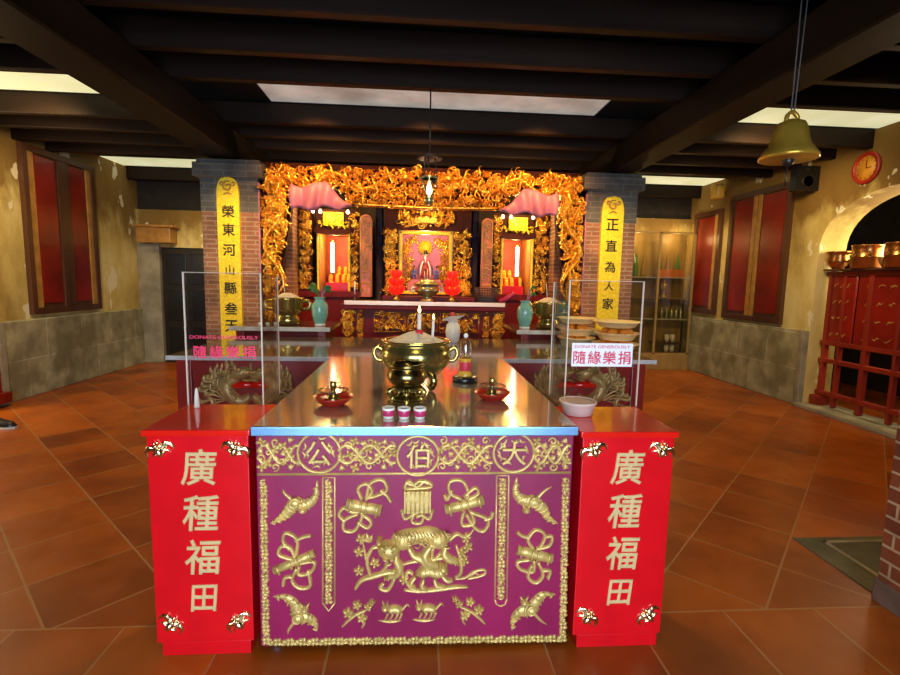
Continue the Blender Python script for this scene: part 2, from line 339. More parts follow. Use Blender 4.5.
    def build(s, name, m, parent=None, weld=False):
        off = Vector((0, 0, 0)); p = parent
        while p is not None and p not in ORG: p = p.parent
        if p is not None: off = ORG[p]
        bmesh.ops.recalc_face_normals(s.bm, faces=s.bm.faces[:])
        me = bpy.data.meshes.new(name)
        if off.length: bmesh.ops.translate(s.bm, verts=s.bm.verts[:], vec=-off)
        s.bm.to_mesh(me); s.bm.free(); me.materials.append(m)
        o = bpy.data.objects.new(name, me); COL.objects.link(o)
        if parent is not None: o.parent = parent
        return o

def struct(name, mb, m):
    o = mb.build(name, m); o['kind'] = 'structure'; return o

def text(body, x, y, z, size, m, name, parent, ext=.004, bold=.0, wx=1.0, italic=0):
    """lettering facing -y, centred on (x, z); size is the cap/character height"""
    cu = bpy.data.curves.new('lettering', 'FONT'); cu.body = body; cu.size = 1; cu.align_x = 'LEFT'; cu.bevel_depth = bold; cu.bevel_resolution = 0; cu.extrude = .01; cu.resolution_u = 3
    o = bpy.data.objects.new('lettering', cu); COL.objects.link(o)
    dg = bpy.context.evaluated_depsgraph_get(); dg.update()
    me = bpy.data.meshes.new_from_object(o.evaluated_get(dg)); bpy.data.objects.remove(o); bpy.data.curves.remove(cu)
    xs = [v.co.x for v in me.vertices]; ys = [v.co.y for v in me.vertices]; zs = [v.co.z for v in me.vertices]
    cx, cy = (min(xs)+max(xs))/2, (min(ys)+max(ys))/2; k = size/(max(ys)-min(ys)); zr = max(zs)-min(zs)
    p = parent; off = Vector((0, 0, 0))
    while p is not None and p not in ORG: p = p.parent
    if p is not None: off = ORG[p]
    for v in me.vertices:
        yy = (v.co.y-cy)*k
        v.co = Vector((x + (v.co.x-cx)*k*wx + yy*italic, y - ext*(v.co.z-min(zs))/zr, z + yy)) - off
    me.materials.clear(); me.materials.append(m)
    q = bpy.data.objects.new(name, me); COL.objects.link(q); q.parent = parent; return q

# ================================================================== the setting
XL, XR, YB = -4.55, 4.77, 8.4
CE = 3.12
b = MB(); b.box(-7.5, -3, -.1, 7.5, 9.2, 0); struct('floor', b, M['floor'])
# side walls, each with an arched doorway nearer the viewer
def arch_wall(X, thick, yj0, yj1, zspring, zpeak, ytop_near, name):
    """plaster wall in a plane of constant x with an arched opening between yj0 and yj1"""
    s = 1 if thick > 0 else -1; b = MB(); x0, x1 = sorted((X, X+thick))
    b.box(x0, yj1, 0, x1, YB, CE); b.box(x0, ytop_near, 0, x1, yj0, CE)
    n = 24; cy, ry, rz = (yj0+yj1)/2, (yj1-yj0)/2, zpeak-zspring
    arc = [(cy - ry*math.cos(PI*i/n), zspring + rz*math.sin(PI*i/n)**.8) for i in range(n+1)]
    for xx in (x0, x1):
        A = [b.bm.verts.new((xx, y, z)) for y, z in arc]; T = [b.bm.verts.new((xx, y, CE)) for y, z in arc]
        for i in range(n): b.cap((A[i], A[i+1], T[i+1], T[i]))
    b.quadgrid([[(x0, y, z) for y, z in arc], [(x1, y, z) for y, z in arc]], smooth=True)
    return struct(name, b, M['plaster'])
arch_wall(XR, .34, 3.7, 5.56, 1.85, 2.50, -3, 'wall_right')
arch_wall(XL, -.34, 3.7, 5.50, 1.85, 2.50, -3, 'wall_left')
# stone dado blocks along the foot of the walls
b = MB(); b.box(XR-.05, 5.62, 0, XR+.02, YB-.1, .935, .012); struct('trim_right', b, M['dado_side'])
b = MB(); b.box(XL-.02, 5.56, 0, XL+.05, YB, .905, .012); struct('trim_left', b, M['dado_side'])
b = MB(); b.box(XR-.07, 5.57, 0, XR+.02, 5.64, .93, .01); struct('trim_jamb_right', b, M['greystone'])
b = MB(); b.box(XL-.02, 5.50, 0, XL+.07, 5.58, .91, .01); struct('trim_jamb_left', b, M['greystone'])
b = MB(); b.box(XR-.10, 3.3, 0, XR+.32, 5.60, .045, .008); struct('trim_threshold_right', b, M['greystone'])
b = MB(); b.box(XL-.32, 3.3, 0, XL+.06, 5.52, .045, .008); struct('trim_threshold_left', b, M['greystone'])
b = MB(); b.box(-7.4, YB, 0, 7.4, YB+.15, CE); struct('wall_back', b, M['darktone'])
b = MB(); b.box(6.6, -3, 0, 6.75, YB, CE); struct('wall_beyond_right', b, M['darktone'])  # dark wall added so the view behind the gate stays black
b = MB(); b.box(-6.75, -3, 0, -6.6, YB, CE); struct('wall_beyond_left', b, M['darktone'])
# plaster strip, stone jamb and dark door at the back left
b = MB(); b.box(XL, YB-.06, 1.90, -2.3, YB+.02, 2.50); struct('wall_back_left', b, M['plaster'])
b = MB(); b.box(XL, YB-.10, 0, -4.20, YB+.02, 1.95, .01); struct('trim_door_jamb', b, M['greystone'])
d = MB(); d.box(-4.18, YB-.05, 0, -3.36, YB+.01, 1.88); dd = struct('door_1', d, M['iron'])
d = MB()
for i in range(2):
    for j in range(3): d.box(-4.12+i*.39, YB-.065, .1+j*.6, -3.80+i*.39, YB-.05, .6+j*.6, .008)
d.build('door_panel', M['black'], dd)
# plaster at the back right above the cabinet
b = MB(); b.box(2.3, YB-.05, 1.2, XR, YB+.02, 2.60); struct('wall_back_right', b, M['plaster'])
# brick pillars that carry the altar bay, with grey capitals
for nm, x0, x1 in (('left', -2.235, -1.665), ('right', 1.835, 2.385)):
    b = MB(); b.box(x0, 5.3, 0, x1, 5.75, 2.46); struct('pillar_'+nm, b, M['brick_pillar'])
    b = MB(); b.box(x0-.005, 5.293, 2.12, x1+.005, 5.75, 2.46)
    b.box(x0-.06, 5.24, 2.46, x1+.06, 5.78, 2.60, .01); b.box(x0-.03, 5.27, 2.60, x1+.03, 5.78, 2.64, .008)
    struct('pillar_capital_'+nm, b, M['capital'])
b = MB(); b.box(-2.235, 5.75, 0, -1.43, 7.0, 2.56); struct('wall_bay_left', b, M['brick_pillar'])
b = MB(); b.box(1.62, 5.75, 0, 2.385, 7.0, 2.56); struct('wall_bay_right', b, M['brick_pillar'])
b = MB(); b.box(-2.235, 7.0, 0, 2.385, 7.1, 2.95); struct('wall_bay_back', b, M['darktone'])
# near brick pillar and the stone slab beside it
b = MB(); b.box(2.165, 1.50, 0, 2.70, 1.985, 2.9); struct('pillar_near', b, M['brick_near'])
b = MB(); b.box(2.155, 1.49, 0, 2.71, 1.995, .11, .006); struct('pillar_near_base', b, M['nearbase'])
b = MB(); b.box(2.20, 1.997, 0, 2.86, 2.53, .006); sl = struct('trim_slab', b, M['stoneslab'])
b = MB(); b.box(2.36, 2.02, .003, 2.80, 2.46, .010, .002); b.build('slab_inset', M['mossy'], sl)
b = MB()
for a0, a1, c0, c1 in ((2.335, 2.36, 2.02, 2.485), (2.335, 2.82, 2.46, 2.485)): b.box(a0, c0, .004, a1, c1, .013, .003)
b.build('slab_rim', M['greystone'], sl)
# ceiling: blackened boards, skylight slots, cross joists, two long beams
for i, (y0, y1) in enumerate(((-3, 4.46), (5.00, 7.50), (8.12, 9.2))):
    b = MB(); b.box(-7.5, y0, CE, 7.5, y1, CE+.08); struct('ceiling' if i == 0 else 'ceiling_boards', b, M['board'])
for i, (x0, x1, y0, y1) in enumerate(((-7.5, -2.55, 4.46, 5.00), (-1.42, 1.75, 4.46, 5.00), (2.6, 7.5, 4.46, 5.00), (-7.5, -2.3, 7.50, 8.12), (2.45, 7.5, 7.50, 8.12))):
    b = MB(); b.box(x0, y0, CE+.01, x1, y1, CE+.04); struct('window_%d' % (i+1), b, M['sky'] if i == 1 else M['skyside'])
b = MB(); b.box(-2.55, 4.46, CE, -1.42, 5.00, CE+.08); b.box(1.75, 4.46, CE, 2.6, 5.00, CE+.08); b.box(-2.3, 7.50, CE, 2.45, 8.12, CE+.08); struct('ceiling_infill', b, M['board'])
for k, y in enumerate((.35, .88, 1.41, 1.94, 2.46, 2.99, 3.52, 4.00, 5.04, 5.50, 6.0, 6.5, 8.17)):
    b = MB(); b.box(-7.4, y-.04, 2.93, 7.4, y+.04, CE, .008, 1); struct('ceiling_joist', b, M['joist'])
for nm, x0, x1 in (('left', -2.17, -1.86), ('right', 2.08, 2.36)):
    b = MB(); b.box(x0, -3, 2.66, x1, 8.35, 2.925, .012, 1); struct('ceiling_beam_'+nm, b, M['beam'])

# ================================================================== the main offering table
YT = 1.765
def T(px, py): return at(px, py, YT-.004)
t = thing('offering_table', 'long steel-topped table with magenta front panel and gold tiger carving', 'altar table', (.01, 1.78, 0))
b = MB(); b.box(-.595, 1.756, .880, .615, 3.385, .910, .003); b.build('tabletop', M['steel'], t)
b = MB(); b.box(-.597, 1.748, .876, .617, 1.757, .910, .003); b.build('tabletop_edge', M['steeledge'], t).__setitem__('label', 'steel front edge coloured with its blue daylight reflection')
b = MB(); b.box(-.585, 1.765, .034, .605, 1.86, .879, .004); b.box(-.585, 1.86, .1, -.555, 3.36, .872); b.box(.575, 1.86, .1, .605, 3.36, .872); b.build('body_panel', M['purple'], t)
for x in (-.54, .56):
    for y in (1.83, 3.28):
        b = MB(); b.lathe([(.028, 0), (.03, .012), (.03, .022), (.016, .026), (.016, .10)], (x, y, 0), 16); b.build('foot', M['steeledge'], t)
# framing beads
b = MB(); 
def line(b, pts, w, y=None, h=None, n=1, prof='flat'):
    b.stroke([T(*p) for p in pts], w, YT if y is None else y, h, prof, n)
for p in ([(257, 434), (572, 433)], [(257, 475), (571, 473)]): line(b, p, .005)
b.build('frieze_bead', M['palegold'], t)
R = random.Random(3)
# frieze of vines in four runs between three ringed characters
def in_frieze(x, z):
    for px, py, r in ((319, 453, 22.5), (418, 455, 23.5), (514, 453, 22.5)):
        c = T(px, py)
        if (x-c[0])**2+(z-c[1])**2 < (r*.00375)**2: return False
    return True
z0, z1 = T(257, 471)[1], T(257, 438)[1]
for i, (xa, xb) in enumerate(((260, 297), (340, 394), (442, 491), (537, 569))):
    b = MB()
    for d in (-1, 1):
        line(b, [(xa-2+(xb-xa+4)*k/10, 454.5+d*9*math.sin(k/10*PI*2.5+.4)) for k in range(11)], .0065, h=.010, n=4)
    R = random.Random(40+i); px = xa+1.0; col = 0
    while px < xb:
        for row in range(4):
            py = 441.5+row*8.6+(4 if col % 2 else 0)
            if py > 470: continue
            x, z = T(px+R.uniform(-1, 1), py+R.uniform(-1, 1))
            if not in_frieze(x, z): continue
            a = R.uniform(0, 6.28); kd = (row+col+i) % 3
            if kd == 0:
                for m in range(4): b.blob(x+.011*math.cos(a+m*PI/2), z+.011*math.sin(a+m*PI/2), .010, .007, YT, .010, a+m*PI/2, 7)
                b.blob(x, z, .006, .006, YT-.003, .012, 0, 7)
            elif kd == 1:
                for m in (-1, 0, 1): b.stroke([(x-.010*math.cos(a), z-.010*math.sin(a)), (x+.004*math.cos(a+m*.9), z+.004*math.sin(a+m*.9)), (x+.018*math.cos(a+m*.8), z+.018*math.sin(a+m*.8))], .0055, YT, .009, 'leaf', 3)
            else: b.spiral(x, z, .017, YT, .0045, 1.2, a, R.choice((-1, 1)), .009, 10)
        px += 7.2; col += 1
    b.build('vine_frieze', M['palegold'], t)
for px, py, ch in ((319, 453, '公'), (418, 456, '伯'), (514, 453, '大')):
    b = MB(); c = T(px, py); r = .078
    b.stroke([(c[0]+r*math.cos(k*PI/12), c[1]+r*math.sin(k*PI/12)*.98) for k in range(25)], .006, YT, .009, n=1)
    R2 = random.Random(px)
    for k in range(16):
        a = R2.uniform(0, 6.28); q = r*R2.uniform(.55, .86)
        b.stroke([(c[0]+q*math.cos(a), c[1]+q*math.sin(a)), (c[0]+q*.8*math.cos(a+.3), c[1]+q*.8*math.sin(a+.3)), (c[0]+q*.95*math.cos(a+.5), c[1]+q*.95*math.sin(a+.5))], .005, YT, .005, 'leaf', 3)
    md = b.build('medallion_ring', M['palegold'], t)
    text(ch, c[0], YT-.001, c[1], .095, M['palegold'], 'gold_character', md, .010, .016)
# side, strip and bottom borders
def border(b, pts, wpx, seed, lin=True):
    R = random.Random(seed); (xa, ya), (xb, yb) = pts; L = math.hypot(xb-xa, yb-ya); n = int(L/6.2); ux, uy = (xb-xa)/L, (yb-ya)/L; nx, ny = -uy, ux
    for k in range(n):
        c = (k+.5)*L/n; mx, my = xa+ux*c, ya+uy*c; s = (-1) ** k
        p = T(mx, my)
        if k % 2: 
            for a in range(4): q = T(mx+2.6*math.cos(a*PI/2+.78), my+2.6*math.sin(a*PI/2+.78)); b.blob(q[0], q[1], .0105, .008, YT, .008, a*PI/2, 7)
        else:
            b.spiral(p[0], p[1], .013, YT, .0052, 1.1, R.uniform(0, 6), int(s), .009, 9); b.blob(p[0], p[1], .005, .005, YT, .008, 0, 7)
        e = wpx*.45*s; b.stroke([T(mx-ux*3+nx*e, my-uy*3+ny*e), T(mx+nx*e*.3, my+ny*e*.3), T(mx+ux*3+nx*e, my+uy*3+ny*e)], .004, YT, .005, 'leaf', 3)
for pts, w, sd in ((((263, 480), (266, 645)), 9, 1), (((566, 478), (563, 642)), 9, 2), (((268, 643), (562, 639)), 8, 3)):
    b = MB(); border(b, pts, w, sd); b.build('carved_border', M['palegold'], t)
for pts, end, sd in ((((328.5, 480), (328.5, 604)), 'point', 4), (((503, 478), (501, 600)), 'round', 5)):
    b = MB(); border(b, pts, 9, sd); (xa, ya), (xb, yb) = pts
    tip = [(xb+6, yb), (xb, yb+8), (xb-6, yb)] if end == 'point' else [(xb+6, yb), (xb+4.5, yb+5), (xb, yb+7), (xb-4.5, yb+5), (xb-6, yb)]
    line(b, [(xa-6, ya-2), (xa+6, ya-2), (xb+6, yb)], .0035, n=1); line(b, tip, .0035, n=1); line(b, [(xb-6, yb), (xa-6, ya-2)], .0035, n=1)
    b.build('hanging_strip', M['palegold'], t)
# corner bats: (body, left wing, right wing)
def bat(b, cx, cy, w1, w2, head):
    for w in (w1, w2):
        P = [T(cx, cy)] + [T(*p) for p in w]; b.stroke(P, .027, YT, .016, 'tail', 6)
        n = len(P)
        for k in range(1, 6):     # ribs across the wing
            i = min(n-2, int(k/6*(n-1))); f = k/6*(n-1)-i; q = (P[i][0]+(P[i+1][0]-P[i][0])*f, P[i][1]+(P[i+1][1]-P[i][1])*f)
            dx, dz = P[i+1][0]-P[i][0], P[i+1][1]-P[i][1]; l = math.hypot(dx, dz); w_ = .026*(1-k/6)**.6
            b.stroke([(q[0]-dz/l*w_, q[1]+dx/l*w_), (q[0]+dx/l*.008, q[1]+dz/l*.008), (q[0]+dz/l*w_, q[1]-dx/l*w_)], .0035, YT-.008, .008, n=2)
    c = T(cx, cy); h = T(*head); b.blob(c[0], c[1], .026, .022, YT-.002, .022, .4); b.spiral(c[0], c[1], .024, YT-.012, .005, 1.5, 0, 1, .012); b.blob(h[0], h[1], .016, .014, YT-.004, .022)
    for s in (-1, 1): b.stroke([(h[0]+s*.006, h[1]+.008), (h[0]+s*.018, h[1]+.026)], .006, YT-.004, .012, 'tail', 2)
    dx, dy = cx-head[0], cy-head[1]; b.stroke([c, T(cx+dx*1.3, cy+dy*1.3), T(cx+dx*1.9+3, cy+dy*1.9)], .008, YT, .010, 'tail', 4)
for args in ((295, 503, [(306, 505), (315, 497), (317, 481)], [(287, 513), (280, 519), (270, 524)], (303, 510)), (534, 502, [(522, 500), (516, 492), (517, 478)], [(543, 509), (548, 518), (558, 524)], (526, 510)),
             (298, 618, [(295, 606), (287, 598), (273, 597)], [(306, 618), (314, 622), (317, 632)], (305, 609)), (531, 610, [(537, 601), (543, 595), (556, 595)], [(521, 612), (514, 619), (512, 631)], (524, 602))):
    b = MB(); bat(b, *args); b.build('bat_carving', M['palegold'], t)
# tied scrolls and books with looping ribbons
def scroll(b, p, q, wid, loops):
    b.stroke([T(*p), T(*q)], wid, YT, .020, n=3)
    dx, dy = q[0]-p[0], q[1]-p[1]
    for f in (.12, .42, .58, .88): m = (p[0]+dx*f, p[1]+dy*f); l = math.hypot(dx, dy); k = wid/.00375; b.stroke([T(m[0]-dy/l*k, m[1]+dx/l*k), T(m[0]+dy/l*k, m[1]-dx/l*k)], .0045, YT-.018, .006, n=1)
    for L in loops: b.stroke([T(*k) for k in L], .0072, YT, .014, 'flat', 6)
for p, q, w, loops in (
    ((346, 504), (381, 511), .022, [[(362, 500), (358, 489), (366, 484), (372, 491), (366, 500)], [(366, 500), (370, 484), (382, 480), (387, 490), (376, 496), (366, 498)], [(380, 490), (387, 496), (391, 502)],
        [(362, 512), (352, 512), (344, 508), (339, 515), (345, 522)], [(358, 514), (345, 520), (344, 530), (354, 531), (361, 520), (362, 512)], [(362, 514), (371, 522), (367, 528), (357, 522)]]),
    ((445, 510), (484, 500), .020, [[(462, 500), (450, 493), (450, 482), (462, 481), (468, 492), (466, 501)], [(464, 497), (475, 488), (478, 494), (468, 500)], [(452, 490), (447, 500), (444, 494)],
        [(464, 510), (462, 525), (474, 523), (470, 510)], [(470, 512), (488, 520), (484, 531), (475, 528), (466, 514)], [(484, 520), (491, 518), (493, 512)]]),
    ((274, 571), (315, 553), .016, [[(293, 560), (279, 555), (281, 547), (290, 548), (296, 560)], [(290, 550), (283, 541), (286, 533), (297, 540), (296, 556)], [(295, 541), (304, 537), (311, 536)],
        [(298, 564), (314, 562), (311, 572), (299, 575), (299, 566)], [(297, 568), (292, 580), (299, 588), (310, 586), (308, 570)], [(294, 577), (285, 578), (283, 586)]]),
    ((517, 550), (552, 559), .020, [[(534, 550), (528, 540), (536, 530), (545, 536), (539, 550)], [(536, 549), (549, 546), (552, 537), (545, 537)], [(529, 538), (522, 536), (517, 532)],
        [(530, 560), (518, 562), (520, 569), (533, 572), (534, 560)], [(532, 565), (528, 577), (536, 583), (543, 575), (538, 562)], [(541, 571), (550, 571), (548, 579)]])):
    b = MB(); scroll(b, p, q, w, loops); b.build('ribbon_scroll_carving', M['palegold'], t)
b = MB()
x0, z0 = T(404, 512); x1, z1 = T(431, 490)
b.prism([(x0, z0), (x1, z0), (x1, z1), (x0, z1)], YT+.001, YT-.018)
for k in range(6): xx = x0+(x1-x0)*(k+.5)/6; b.stroke([(xx, z0), (xx, z1)], .0035, YT-.017, .004, n=1)
for L in ([(404, 488), (409, 481), (417, 487), (425, 481), (431, 487), (404, 489)], [(405, 482), (413, 485), (420, 481), (430, 484)], [(402, 512), (405, 519), (412, 515), (418, 512)], [(432, 512), (429, 519), (421, 514)], [(414, 514), (412, 522), (421, 523), (423, 515), (416, 517)], [(400, 511), (434, 511)]): line(b, L, .0068, h=.014, n=5)
b.build('bound_book_carving', M['palegold'], t)
# the tiger stepping over a flowering branch with a cub below
b = MB()
def st(pts, wpx, h, prof='fat', n=6, y=YT): b.stroke([T(*p) for p in pts], wpx*.00375, y, h, prof, n)
def bl(px, py, rx, ry, h, rot=0, y=YT): c = T(px, py); b.blob(c[0], c[1], rx*.00375, ry*.00375, y, h, -rot)
st([(392, 548), (402, 539), (416, 536), (430, 535), (444, 541)], 9, .030, 'round'); bl(403, 540, 11, 11, .036, .3); bl(438, 539, 12, 10.5, .038, .3)
bl(389, 549, 12.5, 10.5, .046)
for s in (-1, 1): bl(389+s*9.5, 539.5, 3.6, 3.8, .046); bl(389+s*4.2, 547, 2.2, 1.5, .053); bl(389+s*3.4, 554.5, 4, 3, .053); st([(389+s*2, 544), (389+s*6, 542.5), (389+s*9, 545)], 1.1, .012, 'leaf', 4, YT-.040)
bl(389, 551.5, 2.2, 1.8, .058); st([(385, 557.5), (389, 559), (393, 557.5)], 1, .010, 'leaf', 3, YT-.042)
for k in range(-1, 2): st([(389+k*2.6, 540), (389+k*2, 543)], .9, .010, 'leaf', 3, YT-.040)
for a, l in ((-2.6, 9), (-2.0, 11), (-1.4, 8)): st([(371, 543), (371+l*.5*math.cos(a)-1, 543+l*.5*math.sin(a)), (371+l*math.cos(a), 543+l*math.sin(a))], 2.0, .010, 'leaf', 4)
for k in range(34):
    R = random.Random(k); x = 394+R.uniform(0, 54); yy = 530+R.uniform(0, 15); st([(x, yy), (x+2.5, yy+1.2), (x+5, yy+.6)], .6, .008, 'leaf', 3, YT-.022-.008*math.sin((yy-528)/17*PI))
st([(398, 547), (396, 558), (400, 567), (396, 574), (388, 576)], 4.6, .034, 'fat'); st([(408, 546), (414, 555), (421, 558), (426, 564), (432, 566)], 4.4, .032, 'fat'); st([(432, 544), (425, 553), (428, 561), (438, 565)], 5, .036, 'fat'); st([(446, 545), (444, 553), (450, 559), (458, 561)], 4.6, .032, 'fat')
for px, py in ((388, 576), (432, 566), (438, 565), (458, 561)):
    for k in (-1, 0, 1): bl(px+k*2.0-1, py+.8+abs(k)*.3, 1.4, 1.8, .030)
st([(449, 540), (457, 534), (464, 537), (470, 534), (474, 529)], 2.6, .018, 'tail')
for k in range(15):
    x = 396+k*3.6; c = 529.5+1.2*math.sin(k*.8); st([(x-2.5, c-.5), (x+1.2, c+6), (x-1.2, c+13)], 1.0, .016, 'leaf', 4, YT-.024)
    if k % 3 == 0: st([(x+1, c+9), (x+2.4, c+13), (x+1.4, c+17)], .8, .012, 'leaf', 4, YT-.024)
st([(355, 589), (362, 580), (374, 576), (390, 572), (404, 574)], 3, .020, 'fat'); st([(384, 583), (380, 588), (388, 590), (395, 578)], 2, .014, 'flat')
st([(370, 575), (367, 561), (372, 549), (378, 547)], 2, .014, 'flat'); st([(366, 560), (364, 548), (362, 540)], 1.6, .012, 'tail'); st([(376, 577), (387, 565), (384, 556)], 1.8, .014)
for px, py in ((361, 539), (359, 552), (359, 571), (375, 563), (398, 571), (466, 538), (468, 547), (462, 553), (464, 561), (404, 580)):
    for a in range(5): bl(px+3.2*math.cos(a*1.257+px), py+3.2*math.sin(a*1.257+px), 2.6, 1.8, .014, a*1.257+px)
    bl(px, py, 2, 2, .020)
st([(400, 566), (412, 562), (430, 560), (444, 558), (456, 558)], 2.2, .014); st([(432, 560), (433, 549), (440, 542), (443, 549), (434, 561)], 1.8, .014, 'flat'); st([(456, 545), (460, 558), (461, 572), (455, 578)], 2.2, .016)
st([(416, 574), (428, 570), (438, 572), (444, 568)], 6, .034, 'round'); bl(443, 567, 5, 4.6, .038); bl(446, 569, 2.4, 2, .044)
for s in (-1, 1): bl(443+s*3, 562.6, 1.5, 1.8, .036)
for P in ([(416, 576), (411, 583), (416, 589)], [(424, 578), (422, 586), (428, 590)], [(434, 578), (437, 585), (446, 587)], [(441, 574), (447, 580), (453, 580)]): st(P, 2.8, .024, 'fat')
st([(413, 574), (408, 572), (406, 580), (411, 588), (419, 591)], 2, .014, 'flat')
st([(404, 590), (420, 591), (440, 589), (455, 587), (468, 587)], 2.4, .018, 'fat'); st([(455, 579), (465, 578), (474, 572), (484, 570), (485, 574), (478, 577), (468, 579)], 1.3, .010, 'flat'); st([(470, 577), (475, 573), (479, 576)], 1.1, .010)
for k in range(5): st([(420+k*4.5, 567), (422+k*4.5, 573)], .8, .008, 'leaf', 3, YT-.028)
b.build('tiger_carving', M['palegold'], t)
# lower row: flower sprays and little beasts
for px, py, f in ((357, 612, 1), (470, 609, -1)):
    b = MB()
    st([(px-15*f, py+15), (px-8*f, py+8), (px, py+2), (px+10*f, py-2)], 1.8, .014, 'fat'); st([(px, py+3), (px+7*f, py+10), (px+5*f, py+16)], 1.6, .012, 'fat')
    for dx, dy, r in ((-9, 1, 5), (0, -7, 4.5), (5, 6, 5), (11, -5, 4), (15, -10, 3)):
        for a in range(5): bl(px+dx*f+r*.6*math.cos(a*1.257+dx), py+dy+r*.6*math.sin(a*1.257+dx), r*.6, r*.4, .016, a*1.257+dx)
        bl(px+dx*f, py+dy, r*.4, r*.4, .022)
    b.build('flower_spray_carving', M['palegold'], t)
for px, py, f in ((394, 612, 1), (428, 611, 1)):
    b = MB()
    st([(px-6, py-1), (px, py-3), (px+8, py-1)], 4.4, .022, 'round'); bl(px-9*f, py-4, 4, 3.6, .024); st([(px+8, py-2), (px+13, py-7), (px+16, py-4)], 1.5, .012, 'tail')
    for dx in (-6, -1, 4, 8): st([(px+dx, py+1), (px+dx-2, py+6), (px+dx-4, py+8)], 1.6, .014, 'tail')
    st([(px-10, py-7), (px-12, py-11)], 1.3, .014, 'tail', 2); st([(px-7, py-7), (px-6, py-11)], 1.3, .014, 'tail', 2)
    st([(px-16, py+9), (px-4, py+10), (px+8, py+9)], 1.6, .010, 'leaf')
    b.build('small_beast_carving', M['palegold'], t)

# ================================================================== red offering boxes at both ends
def offering_box(x0, x1, label):
    o = thing('offering_box', label, 'offering box', ((x0+x1)/2, 1.93, 0), 'red offering boxes')
    xm = (x0+x1)/2
    b = MB(); b.box(x0+.012, 1.772, .055, x1-.010, 2.12, .872, .004); b.build('body', M['red'], o)
    b = MB(); b.box(x0+.03, 1.774, 0, x1-.022, 2.11, .056, .003); b.build('plinth', M['red'], o)
    b = MB(); b.box(x0, 1.758, .872, x1, 2.135, .895, .005); b.build('lid', M['redtop'], o)
    for ch, z in zip('廣種福田', (.752, .575, .402, .236)):
        text(ch, xm+.002, 1.774, z, .140 if ch != '田' else .108, M['cream'], 'gold_character', o, .006, .016, .90, .08)
    for bx, bz, rot in ((x0+.058, .815, .35), (x1-.058, .815, -.35), (x0+.065, .130, -.7), (x1-.062, .130, .7)):
        b = MB(); y = 1.773; c, s = math.cos(rot), math.sin(rot)
        def q(a, d): return (bx+a*c-d*s, bz+a*s+d*c)
        for sg in (-1, 1):
            b.stroke([q(0, 0), q(sg*.022, .016), q(sg*.044, .012), q(sg*.050, -.014)], .018, y, .012, 'tail', 5)
            b.stroke([q(sg*.010, .012), q(sg*.028, .026), q(sg*.046, .022)], .005, y-.004, .010, 'leaf', 4); b.stroke([q(sg*.012, -.010), q(sg*.026, -.004), q(sg*.036, -.020)], .006, y-.003, .010, 'tail', 4)
        b.blob(*q(0, -.004), .015, .024, y-.002, .020, rot); b.blob(*q(0, .022), .011, .011, y-.003, .020); b.stroke([q(-.004, .028), q(-.010, .042)], .004, y-.004, .010, 'tail', 2); b.stroke([q(.004, .028), q(.010, .042)], .004, y-.004, .010, 'tail', 2)
        b.build('bat_ornament', M['chrome'], o)
    return o
ob1 = offering_box(-.985, -.603, 'red offering box with gold characters, left of the tiger-carved table')
ob2 = copy_tree(ob1, (.814, 1.905, 0), 'red offering box with gold characters, under the clear plastic tub')

# clear bent screens standing on the boxes
def screen(x0, x1, y, xin, label):
    o = thing('acrylic_screen', label, 'acrylic screen', ((x0+x1)/2, y, .895), 'clear acrylic screens')
    yb = y+.17; zt = 1.465; z0 = .8955
    b = MB(); b.box(x0, y-.003, z0, x1, y+.003, zt, .001, 1); b.build('front_sheet', M['acrylic'], o)
    e = x1 if xin > (x0+x1)/2 else x0
    return o, e, yb, zt, z0
for side, x0, x1, y in (('L', -.978, -.662, 2.115), ('R', .672, 1.008, 2.115)):
    lab = 'clear acrylic screen with see-through red lettering on the left red box' if side == 'L' else 'clear acrylic screen with white donation card on the right red box'
    xi = x1 if side == 'L' else x0
    o, e, yb, zt, z0 = screen(x0, x1, y, xi, lab)
    z1_ = .9065
    b = MB(); sx = 1 if side == 'L' else -1
    xo = xi + sx*.022
    # inner wing: hinges at the inner edge and runs back over the table edge
    A = [(xi, y, z1_), (xo, y+.17, z1_), (xo, y+.17, zt-.01), (xi, y, zt)]
    vs = [b.bm.verts.new(p) for p in A]; vs2 = [b.bm.verts.new((p[0]+.005, p[1], p[2])) for p in A]
    b.cap(vs); b.cap(vs2[::-1])
    for i in range(4): b.cap((vs[i], vs[(i+1) % 4], vs2[(i+1) % 4], vs2[i]))
    b.build('side_sheet', M['acrylic'], o)
    b = MB(); w = .0028
    for xx in (x0, x1): b.box(xx-w, y-.004, z0, xx+w, y+.004, zt, .001, 1)
    b.box(xo-w, y+.168, z1_, xo+w, y+.174, zt-.01, .001, 1); b.box(x0, y-.003, zt-.003, x1, y+.003, zt, .001, 1)
    b.build('sheet_edge', M['acredge'], o)
    if side == 'R':
        b = MB(); b.box(.694, y-.0055, 1.080, .974, y-.0035, 1.186); cd = b.build('donation_card', M['cardw'], o); cd['label'] = 'white card with red lettering'
        text('DONATE GENEROUSLY', .834, y-.0056, 1.170, .0135, M['print_'], 'printed_words', cd, .001, .006, 1.27)
        for ch, xx in zip('隨緣樂捐', (.730, .799, .868, .937)): text(ch, xx, y-.0056, 1.121, .060, M['print_'], 'printed_character', cd, .001, .012)
    else:
        text('DONATE GENEROUSLY', -.818, y-.0035, 1.192, .0150, M['pinkprint'], 'printed_words', o, .001, .012, 1.3)
        for ch, xx in zip('隨緣樂捐', (-.920, -.852, -.784, -.716)): text(ch, xx, y-.0035, 1.128, .056, M['pinkprint'], 'printed_character', o, .001, .015)
